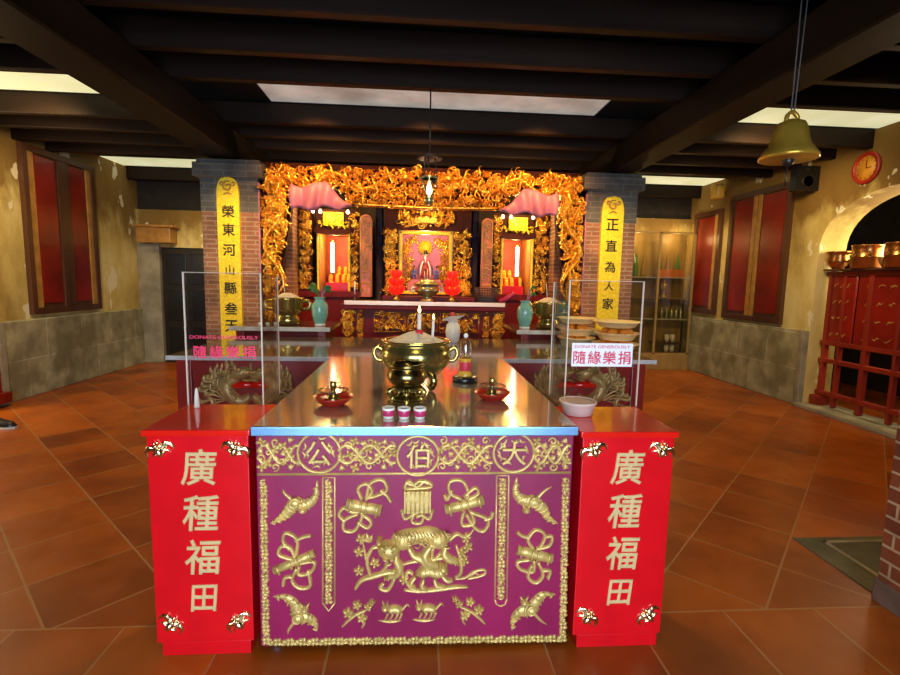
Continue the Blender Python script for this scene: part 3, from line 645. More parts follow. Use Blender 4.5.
# small leaning grey-pink stand post behind the left screen
# clear plastic tub on the right box
o = thing('plastic_tub', 'small cloudy plastic tub on the right red box', 'tub', (.690, 1.985, .895))
b = MB(); b.lathe([(.052, 0), (.060, .004), (.074, .052), (.079, .054), (.079, .060), (.073, .060), (.058, .012), (.001, .010)], (.690, 1.985, .8955), 40); b.build('tub_body', M['plastic'], o)
b = MB(); b.lathe([(.0735, 0), (.0735, .003), (.05, .006), (.001, .004)], (.690, 1.985, .949), 40); b.build('tub_film', M['plasticin'], o)
TZ = .910
# ================================================================== things on the main table
def censer(o, c, k=1.0, handles=True):
    x, y, z = c
    b = MB(); b.lathe([(.001, .055), (.09, .058), (.125, .075), (.168, .125), (.178, .165), (.170, .200), (.155, .218), (.155, .224), (.174, .228), (.176, .238), (.172, .242), (.150, .240), (.146, .225)], (x, y, z), 56); b.build('bowl', M['brass'], o)
    b = MB(); b.lathe([(.147, .226), (.135, .238), (.09, .255), (.045, .275), (.012, .284), (.001, .285)], (x, y, z), 40); b.build('ash_bed', M['ash'], o)
    for a in (-2.3, -.85, 1.57):
        b = MB(); b.tube([(x+.115*math.cos(a), y+.115*math.sin(a), z+.085), (x+.135*math.cos(a), y+.135*math.sin(a), z+.05), (x+.115*math.cos(a), y+.115*math.sin(a), z+.02), (x+.122*math.cos(a), y+.122*math.sin(a), z+.023)], .022, 10, 4); b.build('leg', M['bronze'], o)
    for s in (-1, 1):
        b = MB(); b.tube([(x+s*.168, y, z+.135), (x+s*.195, y, z+.140), (x+s*.210, y, z+.170), (x+s*.200, y, z+.200), (x+s*.182, y, z+.198), (x+s*.168, y, z+.185)], .011, 10, 5); b.build('handle', M['brass'], o)
o = thing('incense_censer', 'large brass censer heaped with ash at the middle of the steel table', 'censer', (-.003, 2.43, TZ)); censer(o, (-.003, 2.43, TZ+.003))
def stick(name, x, y, z0, z1, r, m, label, cat, fl=0, lean=0):
    o = thing(name, label, cat, (x, y, z0)); b = MB(); b.tube([(x, y, z0), (x+lean, y, z1)], r, 10, 1); b.build('stem', m, o)
    if fl:
        b = MB(); b.lathe([(.001, 0), (fl*.5, fl*.5), (fl*.62, fl*1.0), (fl*.35, fl*1.9), (.001, fl*3)], (x+lean, y, z1+.004), 12); b.build('flame', M['flame'], o)
        b = MB(); b.tube([(x+lean, y, z1-.002), (x+lean, y, z1+.010)], .0015, 6); b.build('wick', M['wick'], o)
    return o
stick('candle', .012, 2.42, TZ+.262, TZ+.375, .0095, M['waxw'], 'tall lit white candle in the ash of the large censer', 'candle', .012)
stick('candle', .078, 2.40, TZ+.24, TZ+.345, .0065, M['waxw'], 'thin lit candle at the right side of the large censer', 'candle', .009, .004)
b = MB(); b.lathe([(.017, 0), (.021, .012), (.018, .030), (.008, .034), (.001, .035)], (.012, 2.405, TZ+.262), 16); tag(b.build('wax_stub', M['waxred']), 'lump of red wax at the foot of the tall candle in the ash', 'wax')
# small censer on its openwork stand
o = thing('incense_burner', 'small round bronze burner with dark mouth before the large censer', 'incense burner', (-.041, 2.143, TZ))
x, y, z = -.041, 2.143, TZ
b = MB(); b.lathe([(.001, .068), (.05, .070), (.078, .088), (.089, .112), (.086, .134), (.074, .148), (.072, .154), (.080, .158), (.080, .172), (.070, .172), (.066, .155), (.060, .150), (.001, .148)], (x, y, z), 48); b.build('bowl', M['bronze'], o)
b = MB(); b.lathe([(.066, .1485), (.001, .156)], (x, y, z), 32); b.build('burnt_ash', M['darktone'], o)
b = MB(); b.lathe([(.080, 0), (.082, .010), (.066, .016), (.060, .024), (.060, .014), (.001, .012)], (x, y, z), 40, ripple=lambda j, n: .05*math.cos(8*2*PI*j/n)); b.lathe([(.050, .05), (.072, .056), (.070, .066), (.05, .069)], (x, y, z), 40)
b.build('stand', M['brass'], o)
for k in range(5):
    a = -PI/2+k*2*PI/5; b = MB(); b.tube([(x+.060*math.cos(a), y+.060*math.sin(a), z+.062), (x+.084*math.cos(a), y+.084*math.sin(a), z+.046), (x+.062*math.cos(a), y+.062*math.sin(a), z+.028), (x+.074*math.cos(a), y+.074*math.sin(a), z+.010)], .012, 8, 4); b.build('stand_leg', M['bronze'], o)
# three offering cups
def cup(x, y, label):
    o = thing('offering_cup', label, 'cup', (x, y, TZ), 'offering cups in a row')
    b = MB(); b.lathe([(.018, 0), (.019, .003), (.0225, .012), (.0245, .034), (.0255, .043), (.0245, .0435), (.022, .036), (.018, .010), (.001, .008)], (x, y, TZ), 28); b.build('cup_body', M['porcelain'], o)
    b = MB(); b.lathe([(.0226, .0105), (.0234, .0112), (.0252, .0325), (.0246, .0335)], (x, y, TZ), 28); b.build('pink_band', M['cuppink'], o)
    b = MB(); b.lathe([(.0215, 0), (.001, .0005)], (x, y, TZ+.0345), 24); b.build('tea', M['darktone'], o)
    return o
c0 = cup(-.107, 1.872, 'leftmost of three small pink-banded white cups at the table edge')
copy_tree(c0, (-.046, 1.866, TZ), 'middle one of three small pink-banded white cups at the table edge')
copy_tree(c0, (.016, 1.866, TZ), 'rightmost of three small pink-banded white cups at the table edge')
# oil lamps on red dishes
def dish(x, y, label):
    o = thing('dish_lamp', label, 'oil lamp', (x, y, TZ), 'brass oil lamps on red dishes')
    b = MB(); b.lathe([(.045, 0), (.048, .004), (.058, .010), (.082, .032), (.086, .036), (.084, .038), (.066, .022), (.045, .014), (.001, .012)], (x, y, TZ), 44, ripple=lambda j, n: .02*math.cos(14*2*PI*j/n)); b.build('saucer', M['dishred'], o)
    b = MB(); b.lathe([(.030, .0125), (.033, .018), (.027, .034), (.017, .050), (.011, .056), (.011, .070), (.013, .072), (.014, .098), (.011, .102), (.001, .102)], (x, y, TZ), 28); b.build('burner', M['brass'], o)
    b = MB(); b.lathe([(.060, .062), (.064, .0635), (.060, .066), (.013, .069), (.013, .065)], (x, y, TZ), 36); b.build('wick_plate', M['glass'], o)
    b = MB(); P = [(x+.062*math.cos(k*PI/18), y+.062*math.sin(k*PI/18), TZ+.0645) for k in range(37)]; b.tube(P, .0022, 6); b.build('plate_rim', M['iron'], o)
    return o
d0 = dish(-.355, 2.075, 'brass oil lamp on a red dish at the left of the censers')
copy_tree(d0, (.350, 2.180, TZ), 'brass oil lamp on a red dish at the right of the censers')
# glass chimney lamp on a black base
x, y, z = .264, 2.58, TZ
o = thing('glass_lamp', 'glass chimney oil lamp on a black disc right of the large censer', 'oil lamp', (x, y, z))
b = MB(); b.lathe([(.066, 0), (.069, .004), (.069, .024), (.064, .028), (.001, .030)], (x, y, z), 40); b.build('base', M['black'], o)
b = MB(); b.lathe([(.038, .0305), (.040, .034), (.034, .050), (.031, .054), (.031, .118), (.033, .120), (.033, .126), (.001, .126)], (x, y, z), 32); b.build('oil_cup', M['oil'], o)
b = MB(); b.lathe([(.0318, .060), (.0322, .061), (.0322, .108), (.0318, .109)], (x, y, z), 32); b.build('red_label', M['label'], o)
b = MB(); b.lathe([(.030, .127), (.033, .15), (.033, .200), (.026, .226), (.010, .240), (.001, .241)], (x, y, z), 32); b.build('glass_chimney', M['glass'], o)
b = MB(); b.ball((x, y, z+.250), .013); b.build('knob', M['porcelain'], o)
b = MB(); b.lathe([(.010, .1265), (.008, .155), (.001, .158)], (x, y, z), 12); b.build('wick_holder', M['brass'], o)
# beige peg at the back edge of the left box
b = MB(); b.lathe([(.011, 0), (.012, .004), (.009, .045), (.0045, .082), (.001, .085)], (-.925, 2.075, .8955), 16); tag(b.build('wooden_peg', M['waxw']), 'pale tapered peg standing at the back edge of the left red box', 'peg')

# ================================================================== rear offering table (wide, stone edged)
o = thing('side_offering_table', 'wide red table with dragon-carved front behind the steel table', 'altar table', (.02, 3.42, 0))
b = MB(); b.box(-1.70, 3.392, .878, 1.745, 4.58, .905, .003); b.build('tabletop', M['darktop'], o)
b = MB(); b.box(-1.705, 3.386, .876, -.60, 3.3935, .906, .002); b.build('stone_edge', M['marble'], o); b = MB(); b.box(.62, 3.386, .876, 1.75, 3.3935, .906, .002); b.build('stone_edge', M['marble'], o)
b = MB(); b.box(-1.62, 3.42, .80, 1.67, 3.45, .876); b.box(-1.62, 3.44, .20, 1.67, 3.46, .80); b.build('apron', M['redpanel'], o)
for x in (-1.62, 1.61):
    for y in (3.41, 4.46): b = MB(); b.box(x-.03, y, 0, x+.07, y+.08, .876, .006); b.build('leg', M['redpanel'], o)
def dragon(mb, px0, px1, flip):
    def q(u, v):
        px = px0+(px1-px0)*(u if not flip else 1-u); py = 362+48*v; return at(px, py, 3.44)
    Y = 3.44; b = mb
    hx, hz = q(.80, .22); R = random.Random(px0)
    b.stroke([q(.98, .70), q(.80, .82), q(.60, .70), q(.52, .50), q(.66, .34), q(.80, .24)], .050, Y, .035, 'fat', 8)
    for row, (cu_, cv, n_, L) in enumerate(((.60, .34, 9, .42), (.56, .55, 8, .50), (.55, .78, 6, .50))):
        for k in range(n_):          # flame-like tufts fan out to the back
            a = PI*(.50+.62*k/(n_-1)) + R.uniform(-.08, .08); l = L*R.uniform(.8, 1.1); ca, sa = math.cos(a), math.sin(a)
            b.stroke([q(cu_, cv), q(cu_+l*.5*ca-.04*sa, cv-l*.45*sa-.03), q(cu_+l*.9*ca, cv-l*.75*sa+.02), q(cu_+l*ca+.03, cv-l*.9*sa-.07)], .017, Y-.006*row-.004, .024, 'horn', 4)
    b.blob(hx, hz, .085, .050, Y, .055, .3); b.blob(*q(.93, .20), .050, .020, Y-.01, .05, .25); b.blob(*q(.92, .36), .040, .013, Y-.01, .045, -.15); b.blob(*q(.80, .14), .014, .014, Y-.045, .02)
    for k in range(3): b.stroke([q(.76, .18+.05*k), q(.68, .02+.05*k), q(.60-.04*k, .0+.09*k)], .010, Y-.02, .02, 'tail', 4)
    b.stroke([q(.97, .18), q(1.02, .05), q(1.0, .0)], .008, Y-.02, .014, 'tail', 4)
    for u, v in ((.70, .80), (.30, .88)):
        b.stroke([q(u-.1, v-.18), q(u, v-.06), q(u-.02, v+.06)], .020, Y-.01, .03, 'fat', 3)
        for k in (-1, 0, 1): b.stroke([q(u-.02, v+.06), q(u+.03*k, v+.14), q(u+.05*k+.01, v+.2)], .009, Y-.02, .02, 'tail', 3)
for p0, p1, f in ((198, 252, False), (252, 300, True), (527, 572, False), (575, 632, True)):
    b = MB(); dragon(b, p0, p1, f); dc = b.build('dragon_carving', M['darkgold'], o)
    b = MB(); u = (lambda k: p0+(p1-p0)*(k if not f else 1-k)); b.stroke([at(u(.62), 386, 3.44), at(u(.85), 384, 3.44), at(u(1.08), 385.5, 3.44)], .026, 3.428, .03, 'leaf', 5); b.build('red_flame', M['redtop'], dc)
# stacked cream tubs with oranges at the right end of that table
def tub(x, y, z, r, h, label, nfruit):
    o = thing('fruit_tub', label, 'tub', (x, y, z), 'cream tubs of oranges')
    b = MB(); b.lathe([(r*.72, 0), (r*.76, .004), (r*.94, h*.86), (r*1.04, h*.9), (r*1.05, h), (r*.98, h), (r*.70, .012), (.001, .010)], (x, y, z), 36); b.build('tub_body', M['creambowl'], o)
    return o
TUB = [(1.60, 3.86, .9055, .135, .070), (1.41, 4.02, .9055, .105, .060)]
tub(1.60, 3.80, .9055, .175, .075, 'lower front cream tub of oranges at the right end of the rear table', 0)
tub(1.38, 4.10, .9055, .155, .085, 'lower cream tub of oranges behind the front stack on the rear table', 0)
ORN = []
def orange(x, y, z, r, label, grp):
    o = thing('orange', label, 'fruit', (x, y, z-r), grp)
    b = MB(); b.ball((x, y, z), r, r, r*.94, 18); b.build('peel', M['orangefruit'], o)
    b = MB(); b.lathe([(.006, -.001), (.007, .002), (.001, .004)], (x, y, z+r*.94-.001), 8); b.build('stem_end', M['leaf'], o); return o
og = None
def ring_of(cx, cy, z, R, n, r, label, grp, mid=True):
    global og
    for k in range(n + (1 if mid else 0)):
        a = k*2*PI/n - PI/2 + .3; x, y = (cx+R*math.cos(a), cy+R*math.sin(a)) if k < n else (cx, cy)
        if og is None: og = orange(x, y, z, r, label, grp); og['r'] = r
        else: copy_tree(og, (x, y, z-og['r']), label, grp)
RO = .044
ring_of(1.60, 3.80, .9055+.012+RO, .083, 6, RO, 'orange in the lower front cream tub', 'oranges in the lower front tub')
ring_of(1.38, 4.10, .9055+.012+RO, .062, 4, RO, 'orange in the lower cream tub behind', 'oranges in the lower rear tub', False)
tub(1.61, 3.80, 1.006, .170, .060, 'middle cream tub stacked on the front oranges of the rear table', 0)
tub(1.38, 4.10, 1.008, .155, .060, 'middle cream tub stacked on the rear pile of oranges', 0)
ring_of(1.61, 3.80, 1.006+.012+RO, .085, 6, RO, 'orange glowing in the middle tub of the front stack', 'oranges in the middle front tub')
ring_of(1.38, 4.10, 1.008+.012+RO, .066, 4, RO, 'orange in the middle tub of the stack behind', 'oranges in the middle rear tub', False)
tub(1.61, 3.80, 1.108, .182, .048, 'wide topmost cream tub on the front stack before the right pillar', 0)
tub(1.38, 4.10, 1.110, .165, .048, 'topmost cream tub on the stack behind, left of the wide one', 0)
# white vase with crumpled paper behind the large censer
x, y, z = .322, 4.30, .9055
o = thing('porcelain_jar', 'white porcelain jar with folded paper behind the large censer', 'jar', (x, y, z))
b = MB(); b.lathe([(.045, 0), (.048, .006), (.062, .05), (.068, .10), (.060, .150), (.042, .175), (.044, .190), (.050, .196), (.040, .192), (.034, .17), (.001, .165)], (x, y, z), 32); b.build('jar_body', M['porcelain'], o)
b = MB(); vs = [b.bm.verts.new(p) for p in ((x-.10, y-.02, z+.20), (x-.04, y-.05, z+.235), (x+.10, y-.03, z+.245), (x+.06, y+.04, z+.225), (x-.02, y+.04, z+.215))]
c = b.bm.verts.new((x+.0, y, z+.18))
for i in range(5): b.cap((vs[i], vs[(i+1) % 5], c))
b.cap(vs); b.build('folded_paper', M['waxw'], o)
b = MB(); b.lathe([(.022, 0), (.025, .015), (.012, .03), (.001, .032)], (x-.005, y, z+.238), 10); b.build('red_bud', M['waxred'], o)

# ================================================================== raised side tables with censers and vases
def sidetable(x0, x1, label, open_x):
    o = thing('raised_side_table', label, 'side table', ((x0+x1)/2, 4.9, 0), 'raised side tables')
    b = MB(); b.box(x0, 4.60, .955, x1, 5.285, .990, .004); b.build('tabletop', M['darktop'], o)
    b = MB(); b.box(x0-.003, 4.594, .953, x1+.003, 4.602, .992, .002); b.build('stone_edge', M['marble'], o)
    b = MB(); b.box(x0+.05, 4.64, .85, x1-.05, 4.67, .953); b.box(x0+.05, 5.2, .85, x1-.05, 5.23, .953); b.box(x0+.05, 4.67, .85, x0+.08, 5.2, .953); b.box(x1-.08, 4.67, .85, x1-.05, 5.2, .953); b.build('apron', M['maroon'], o)
    for x in (x0+.05, x1-.12):
        for y in (4.63, 5.18): b = MB(); b.box(x, y, 0, x+.07, y+.06, .953, .004); b.build('leg', M['redpanel'], o)
    return o
s1 = sidetable(-1.735, -.815, 'raised dark-topped side table under the left brass censer', 0)
copy_tree(s1, (.965+.46, 4.9, 0), 'raised dark-topped side table under the right brass censer')
def side_censer(x, y, z, label):
    o = thing('side_censer', label, 'censer', (x, y, z), 'brass side censers')
    b = MB(); b.lathe([(.10, 0), (.115, .006), (.118, .06), (.10, .085), (.10, .095), (.135, .12), (.148, .16), (.148, .24), (.152, .25), (.152, .265), (.14, .268), (.135, .25)], (x, y, z), 48); b.build('bowl', M['brass'], o)
    b = MB(); b.lathe([(.136, .252), (.10, .275), (.05, .305), (.001, .312)], (x, y, z), 32); b.build('ash_bed', M['ash'], o)
    for s in (-1, 1):
        b = MB(); b.tube([(x+s*.145, y, z+.15), (x+s*.20, y, z+.16), (x+s*.215, y, z+.21), (x+s*.18, y, z+.235), (x+s*.148, y, z+.22)], .018, 10, 5); b.build('handle', M['brass'], o)
    return o
sc1 = side_censer(-1.275, 4.9, .991, 'brass side censer with ash left of the green vase with leaves')
copy_tree(sc1, (1.345, 4.9, .991), 'brass side censer behind the screen with the donation card')
def joss(x, y, z, h, label, grp, lean=0): 
    o = thing('joss_stick', label, 'joss stick', (x, y, z), grp); b = MB(); b.tube([(x, y, z), (x+lean, y, z+h)], .0035, 6); b.build('stick', M['waxw'], o); return o
j0 = joss(-1.30, 4.9, .991+.285, .17, 'tall pale joss stick in the left side censer', 'joss sticks in the side censers', -.02)
for x, lb in ((-1.25, 'short reddish joss stick just right of the tall one, left side censer'), (-1.215, 'second short joss stick from the tall one, left side censer'), (-1.185, 'rightmost short joss stick in the left side censer')):
    o = thing('joss_stick', lb, 'joss stick', (x, 4.9, .991+.262), 'joss sticks in the side censers'); b = MB(); b.tube([(x, 4.9, .991+.262), (x+.004, 4.9, .991+.335)], .005, 6); b.build('stick', M['ochre'], o)
copy_tree(j0, (1.33, 4.9, .991+.285), 'pale joss stick in the right side censer')
def vase(x, y, z, label, leaves):
    o = thing('celadon_vase', label, 'vase', (x, y, z), 'pale green vases')
    b = MB(); b.lathe([(.048, 0), (.050, .02), (.050, .03), (.062, .05), (.076, .11), (.080, .17), (.074, .21), (.05, .235), (.045, .245), (.045, .265), (.056, .272), (.056, .278), (.042, .276), (.036, .25), (.001, .24)], (x, y, z), 36); b.build('vase_body', M['celadon'], o)
    b = MB(); b.lathe([(.049, -.0005), (.052, .001), (.052, .018), (.049, .019)], (x, y, z), 36); b.build('foot_ring', M['porcelain'], o)
    R = random.Random(leaves)
    b = MB()
    for k in range(leaves):
        a = R.uniform(0, 6.28); h = R.uniform(.08, .16); dx, dy = .07*math.cos(a), .05*math.sin(a)
        b.tube([(x, y, z+.25), (x+dx*.4, y+dy*.4, z+.25+h*.6), (x+dx, y+dy, z+.25+h)], .004, 6, 3)
        b.tube([(x+dx*.5, y+dy*.5, z+.25+h*.7), (x+dx*1.1, y+dy, z+.26+h), (x+dx*1.7, y+dy*1.3, z+.25+h*.92)], .022, 8, 4, 'leaf', .25)
    b.build('leaves', M['leaf'], o)
    for k, (dx, h) in enumerate(((.03, .13), (.055, .10))):
        b = MB(); b.tube([(x+.01, y, z+.25), (x+dx, y-.01, z+.25+h)], .007, 8); b.build('rolled_paper_flower', M['pinkcloth'], o)
    return o
v1 = vase(-.945, 4.80, .991, 'pale green vase with leafy sprig right of the left side censer', 7)
vase(1.080, 4.80, .991, 'pale green vase with dried pink flowers left of the right side censer', 2)
# wax cups on the left raised table
for x, lb in ((-1.47, 'leftmost tiny pale cup before the left side censer'), (-1.40, 'second tiny pale cup before the left side censer'), (-1.33, 'third tiny pale cup before the left side censer')):
    b = MB(); b.lathe([(.014, 0), (.018, .035), (.016, .036), (.012, .006), (.001, .006)], (x, 4.66, .991), 14); tag(b.build('tiny_cup', M['porcelain']), lb, 'cup', 'tiny cups before the left censer')

# ================================================================== the high altar
o = thing('high_altar', 'red high altar with pale slab edge and gilt carved front', 'altar', (.09, 5.6, 0))
b = MB(); b.box(-.80, 5.40, 1.172, .985, 5.98, 1.213, .006); b.build('slab', M['darktop'], o)
b = MB(); b.box(-.80, 5.394, 1.170, .985, 5.402, 1.215, .002); b.build('slab_edge', M['porcelain'], o)
b = MB(); b.box(-.86, 5.46, 0, 1.01, 5.95, 1.17, .004); b.build('body', M['maroon'], o)
b = MB(); b.box(-.80, 5.40, 1.115, .985, 5.47, 1.168, .012); b.build('cornice', M['maroon'], o)
YA = 5.457
for x0, x1, z0, z1, sd, kind in ((-.475, -.13, .87, 1.085, 11, 'panel'), (.26, .70, .87, 1.085, 12, 'panel'), (-.845, -.695, .80, 1.11, 13, 'volute'), (.845, .995, .80, 1.11, 14, 'volute'), (-.66, -.60, .80, 1.10, 15, 'strip'), (.755, .815, .80, 1.10, 16, 'strip'), (-.10, .23, .88, 1.08, 17, 'panel')):
    b = MB()
    if kind == 'volute':
        s = 1 if x0 < 0 else -1; xc = (x0+x1)/2
        for dz, r in ((1.05, .055), (.93, .060), (.84, .04)): b.spiral(xc, dz, r, YA, .013, 1.5, 0, s, .03); b.blob(xc+s*.05, dz-.05, .02, .03, YA, .03)
    for a in ((x0, z0, x1, z0), (x0, z1, x1, z1), (x0, z0, x0, z1), (x1, z0, x1, z1)):
        if kind != 'volute': b.stroke([a[:2], a[2:]], .007, YA, .014, n=1)
    b.fill(lambda x, z: True, (x0+.015, z0+.015, x1-.015, z1-.015), YA, int((x1-x0)*(z1-z0)*900)+8, sd, .03, .012, .03, 'sscblf')
    b.build('carved_'+kind, M['gilt'], o)
# things on it
b = MB(); b.box(-.40, 5.62, 1.2135, .665, 5.93, 1.262, .005); tag(b.build('altar_riser', M['maroon']), 'low dark red riser board across the high altar top', 'riser')
x, y, z = .11, 5.60, 1.2135
o = thing('altar_urn', 'greenish bronze urn with side handles at the centre of the altar', 'urn', (x, y-.08, z)); y -= .08
b = MB(); b.lathe([(.085, 0), (.09, .01), (.06, .03), (.05, .05), (.09, .075), (.135, .11), (.145, .135), (.12, .155), (.12, .17), (.15, .19), (.155, .20), (.11, .215), (.085, .225), (.09, .24), (.075, .245), (.001, .24)], (x, y, z), 48); b.build('urn_body', M['greenbronze'], o)
for s in (-1, 1): b = MB(); b.tube([(x+s*.13, y, z+.12), (x+s*.165, y, z+.105), (x+s*.18, y, z+.13), (x+s*.165, y, z+.155), (x+s*.13, y, z+.15)], .012, 8, 5); b.build('handle', M['greenbronze'], o)
for k, dx in enumerate((-.03, .0, .03)):
    joss(x+dx, y, z+.24, .10+.02*k, ('left', 'middle', 'right')[k]+' one of three joss sticks in the bronze altar urn', 'joss sticks in the altar urn')
def lotus(x, y, z, label):
    o = thing('lotus_lamp', label, 'lamp', (x, y, z), 'red lotus lamps')
    b = MB(); b.lathe([(.045, 0), (.05, .012), (.03, .03), (.018, .05), (.018, .08), (.001, .08)], (x, y, z), 24); b.build('base', M['brass'], o)
    for lvl, (zz, n, r, h) in enumerate(((.075, 8, .075, .10), (.17, 8, .070, .09), (.25, 6, .05, .10))):
        b = MB()
        for k in range(n):
            a = k*2*PI/n+lvl*.4; c, s = math.cos(a), math.sin(a)
            b.tube([(x+.015*c, y+.015*s, z+zz), (x+r*.8*c, y+r*.8*s, z+zz+h*.35), (x+r*c, y+r*s, z+zz+h*.75), (x+r*.8*c, y+r*.8*s, z+zz+h)], r*.42, 8, 3, 'leaf', .3)
        b.build('petal_tier', M['lotus'], o)
    return o
l1 = lotus(-.235, 5.55, 1.2135, 'glowing red lotus lamp left of the altar urn')
copy_tree(l1, (.395, 5.55, 1.2135), 'glowing red lotus lamp right of the altar urn')
# thin candle and its stick at the left end
x, y, z = -.70, 5.52, 1.2135
o = thing('candlestick', 'slim pale candlestick at the left end of the altar', 'candlestick', (x, y, z))
b = MB(); b.lathe([(.03, 0), (.032, .008), (.01, .02), (.008, .06), (.016, .065), (.001, .066)], (x, y, z), 16); b.build('holder', M['iron'], o)
b = MB(); b.tube([(x, y, z+.065), (x, y, z+.21)], .008, 8); b.build('candle_stem', M['porcelain'], o)
# dark wire basket at the right end
x0, z = .79, 1.2135
o = thing('wire_basket', 'dark wire basket at the right end of the altar', 'basket', (x0, 5.55, z))
b = MB()
for k in range(7): zz = z+.006+k*.026; e = .095+.028*k/6; b.tube([(x0-e, 5.55-e*.7, zz), (x0+e, 5.55-e*.7, zz), (x0+e, 5.55+e*.7, zz), (x0-e, 5.55+e*.7, zz), (x0-e, 5.55-e*.7, zz)], .005, 6)
for k in range(9):
    u = -1+k/4
    for sy in (-1, 1): b.tube([(x0+u*.095, 5.55+sy*.0665, z+.006), (x0+u*.123, 5.55+sy*.086, z+.162)], .004, 6)
for sx in (-1, 1):
    for u in (-.6, 0, .6): b.tube([(x0+sx*.095, 5.55+u*.0665, z+.006), (x0+sx*.123, 5.55+u*.086, z+.162)], .004, 6)
b.build('wire_frame', M['wicker'], o)
b = MB(); b.box(x0-.088, 5.49, z+.002, x0+.088, 5.61, z+.07, .01); b.build('basket_liner', M['wicker'], o)
# purple folded cloth beside it
b = MB(); b.tube([(.93, 5.52, 1.225), (.99, 5.5, 1.25), (1.05, 5.48, 1.29), (1.10, 5.47, 1.33)], .035, 10, 4, 'fat', .6); tag(b.build('folded_cloth', M['purple']), 'dark purple folded cloth by the right end of the altar', 'cloth')

# ================================================================== the shrine behind the altar
YS = 5.98
def niche(x0, x1, jl, jr, tubex, side, sgn):
    o = thing('side_shrine', 'gilt %s side shrine niche with lit orange backdrop and white tube lamp' % side, 'shrine', ((x0+x1)/2, 6.2, 0), 'side shrines')
    b = MB(); b.box(min(jl[0], x0-.1), 6.0, 0, max(jr[1], x1+.1), 6.65, 1.27, .004); b.box(min(jl[0], x0-.1)-.01, 5.965, 1.225, max(jr[1], x1+.1)+.01, 6.0, 1.30, .006); b.build('red_base', M['maroon'], o)
    b = MB(); b.box(x0-.05, 6.62, 1.27, x1+.05, 6.65, 2.3); b.build('backdrop', M['backdrop'], o)
    b = MB(); b.box(x0-.03, 6.03, 1.27, x0, 6.62, 2.0); b.box(x1, 6.03, 1.27, x1+.03, 6.62, 2.0); b.box(x0-.05, 6.03, 2.0, x1+.05, 6.65, 2.03); b.build('niche_wall', M['ochre'], o)
    for (a, c), sd in ((jl, 1), (jr, 2)):
        b = MB(); b.box(a, 5.99, 1.27, c, 6.03, 2.28, .004)
        jb = b.build('jamb', M['shrinewood'], o)
        b = MB(); b.fill(lambda x, z: True, (a+.012, 1.33, c-.012, 2.24), 5.99, int((c-a)*950)+10, sd+int(x0*10)+40, min(.032, (c-a)*.3), .010, .028, 'sscblf'); b.build('jamb_carving', M['gilt'], jb)
    b = MB(); n = 12
    b.quadgrid([[(x0-.04+(x1-x0+.08)*i/n, yy, zz+.025*math.sin(PI*i/n)*-1) for i in range(n+1)] for yy, zz in ((5.985, 1.985), (5.93, 1.99), (5.93, 2.045), (5.985, 2.05))], smooth=False); b.build('lintel', M['shrinewood'], o)
    b = MB(); b.box(x0-.03, 6.0, 2.04, x1+.03, 6.02, 2.27); hd = b.build('header', M['shrinewood'], o)
    b = MB(); xm = (x0+x1)/2; b.box(xm-.12, 5.975, 2.075, xm+.12, 6.0, 2.235, .006)
    b.fill(lambda x, z: True, (xm-.11, 2.09, xm+.11, 2.22), 5.975, 34, 77, .026, .006, .016, 'lscf'); b.fill(lambda x, z: True, (x0-.02, 2.06, x1+.02, 2.12), 5.995, 26, 78, .026, .01, .02, 'slcf'); b.build('gilt_plaque', M['yellow'], hd)
    b = MB()
    for xx in (x0-.012, x1+.012): b.box(xx-.012, 5.97, 1.30, xx+.012, 5.99, 1.985, .004)
    b.build('gilt_frame', M['yellow'], o)
    b = MB(); b.box(x0+.02, 6.25, 1.2705, x1-.02, 6.6, 1.40, .005); b.build('red_step', M['red'], o)
    b = MB(); b.box(x0+.02, 6.42, 1.40, x1-.02, 6.6, 1.50, .005); b.build('upper_step', M['red'], o)
    # lamp tube
    t = thing('tube_lamp', 'bright white tube lamp inside the %s side shrine' % side, 'lamp', (tubex, 6.2, 1.53), 'tube lamps in the side shrines')
    b = MB(); b.tube([(tubex, 6.21, 1.52), (tubex, 6.21, 1.90)], .020, 12); b.build('lit_tube', M['tube'], t)
    for zz in (1.50, 1.895): b = MB(); b.lathe([(.022, 0), (.024, .008), (.024, .025), (.012, .03)], (tubex, 6.21, zz), 14); b.build('end_cap', M['brass'], t)
    return o
niche(-1.18, -.835, (-1.42, -1.265), (-.815, -.705), -1.06, 'left', 1)
niche(1.045, 1.395, (.915, 1.025), (1.43, 1.60), 1.27, 'right', -1)
# small gilt figures in two rows inside each niche
fig0 = None
for side, xs in (('left', (-1.10, -1.02, -.94, -.88)), ('right', (1.09, 1.16, 1.23, 1.34))):
    for row, (yy, zz) in (('front', (6.31, 1.4005)), ('back', (6.48, 1.5005))):
        for k, xx in enumerate(xs):
            lb = '%s gilt figurine, %s row inside the %s side shrine' % (('leftmost', 'second from left', 'third from left', 'rightmost')[k], row, side)
            if fig0 is None:
                fig0 = thing('gilt_figurine', lb, 'figurine', (xx, yy, zz), 'gilt figurines in the side shrines')
                b = MB(); b.lathe([(.026, 0), (.028, .006), (.024, .016), (.020, .022), (.026, .035), (.020, .062), (.010, .072), (.001, .073)], (xx, yy, zz), 14); b.ball((xx, yy, zz+.082), .012); b.build('figure_body', M['yellow'], fig0)
                b = MB(); b.prism([(xx-.022, zz+.06), (xx+.022, zz+.06), (xx+.024, zz+.085), (xx+.012, zz+.105), (xx, zz+.112), (xx-.012, zz+.105), (xx-.024, zz+.085)], yy+.012, yy+.018); b.build('halo', M['yellow'], fig0)
            else: copy_tree(fig0, (xx, yy, zz), lb)
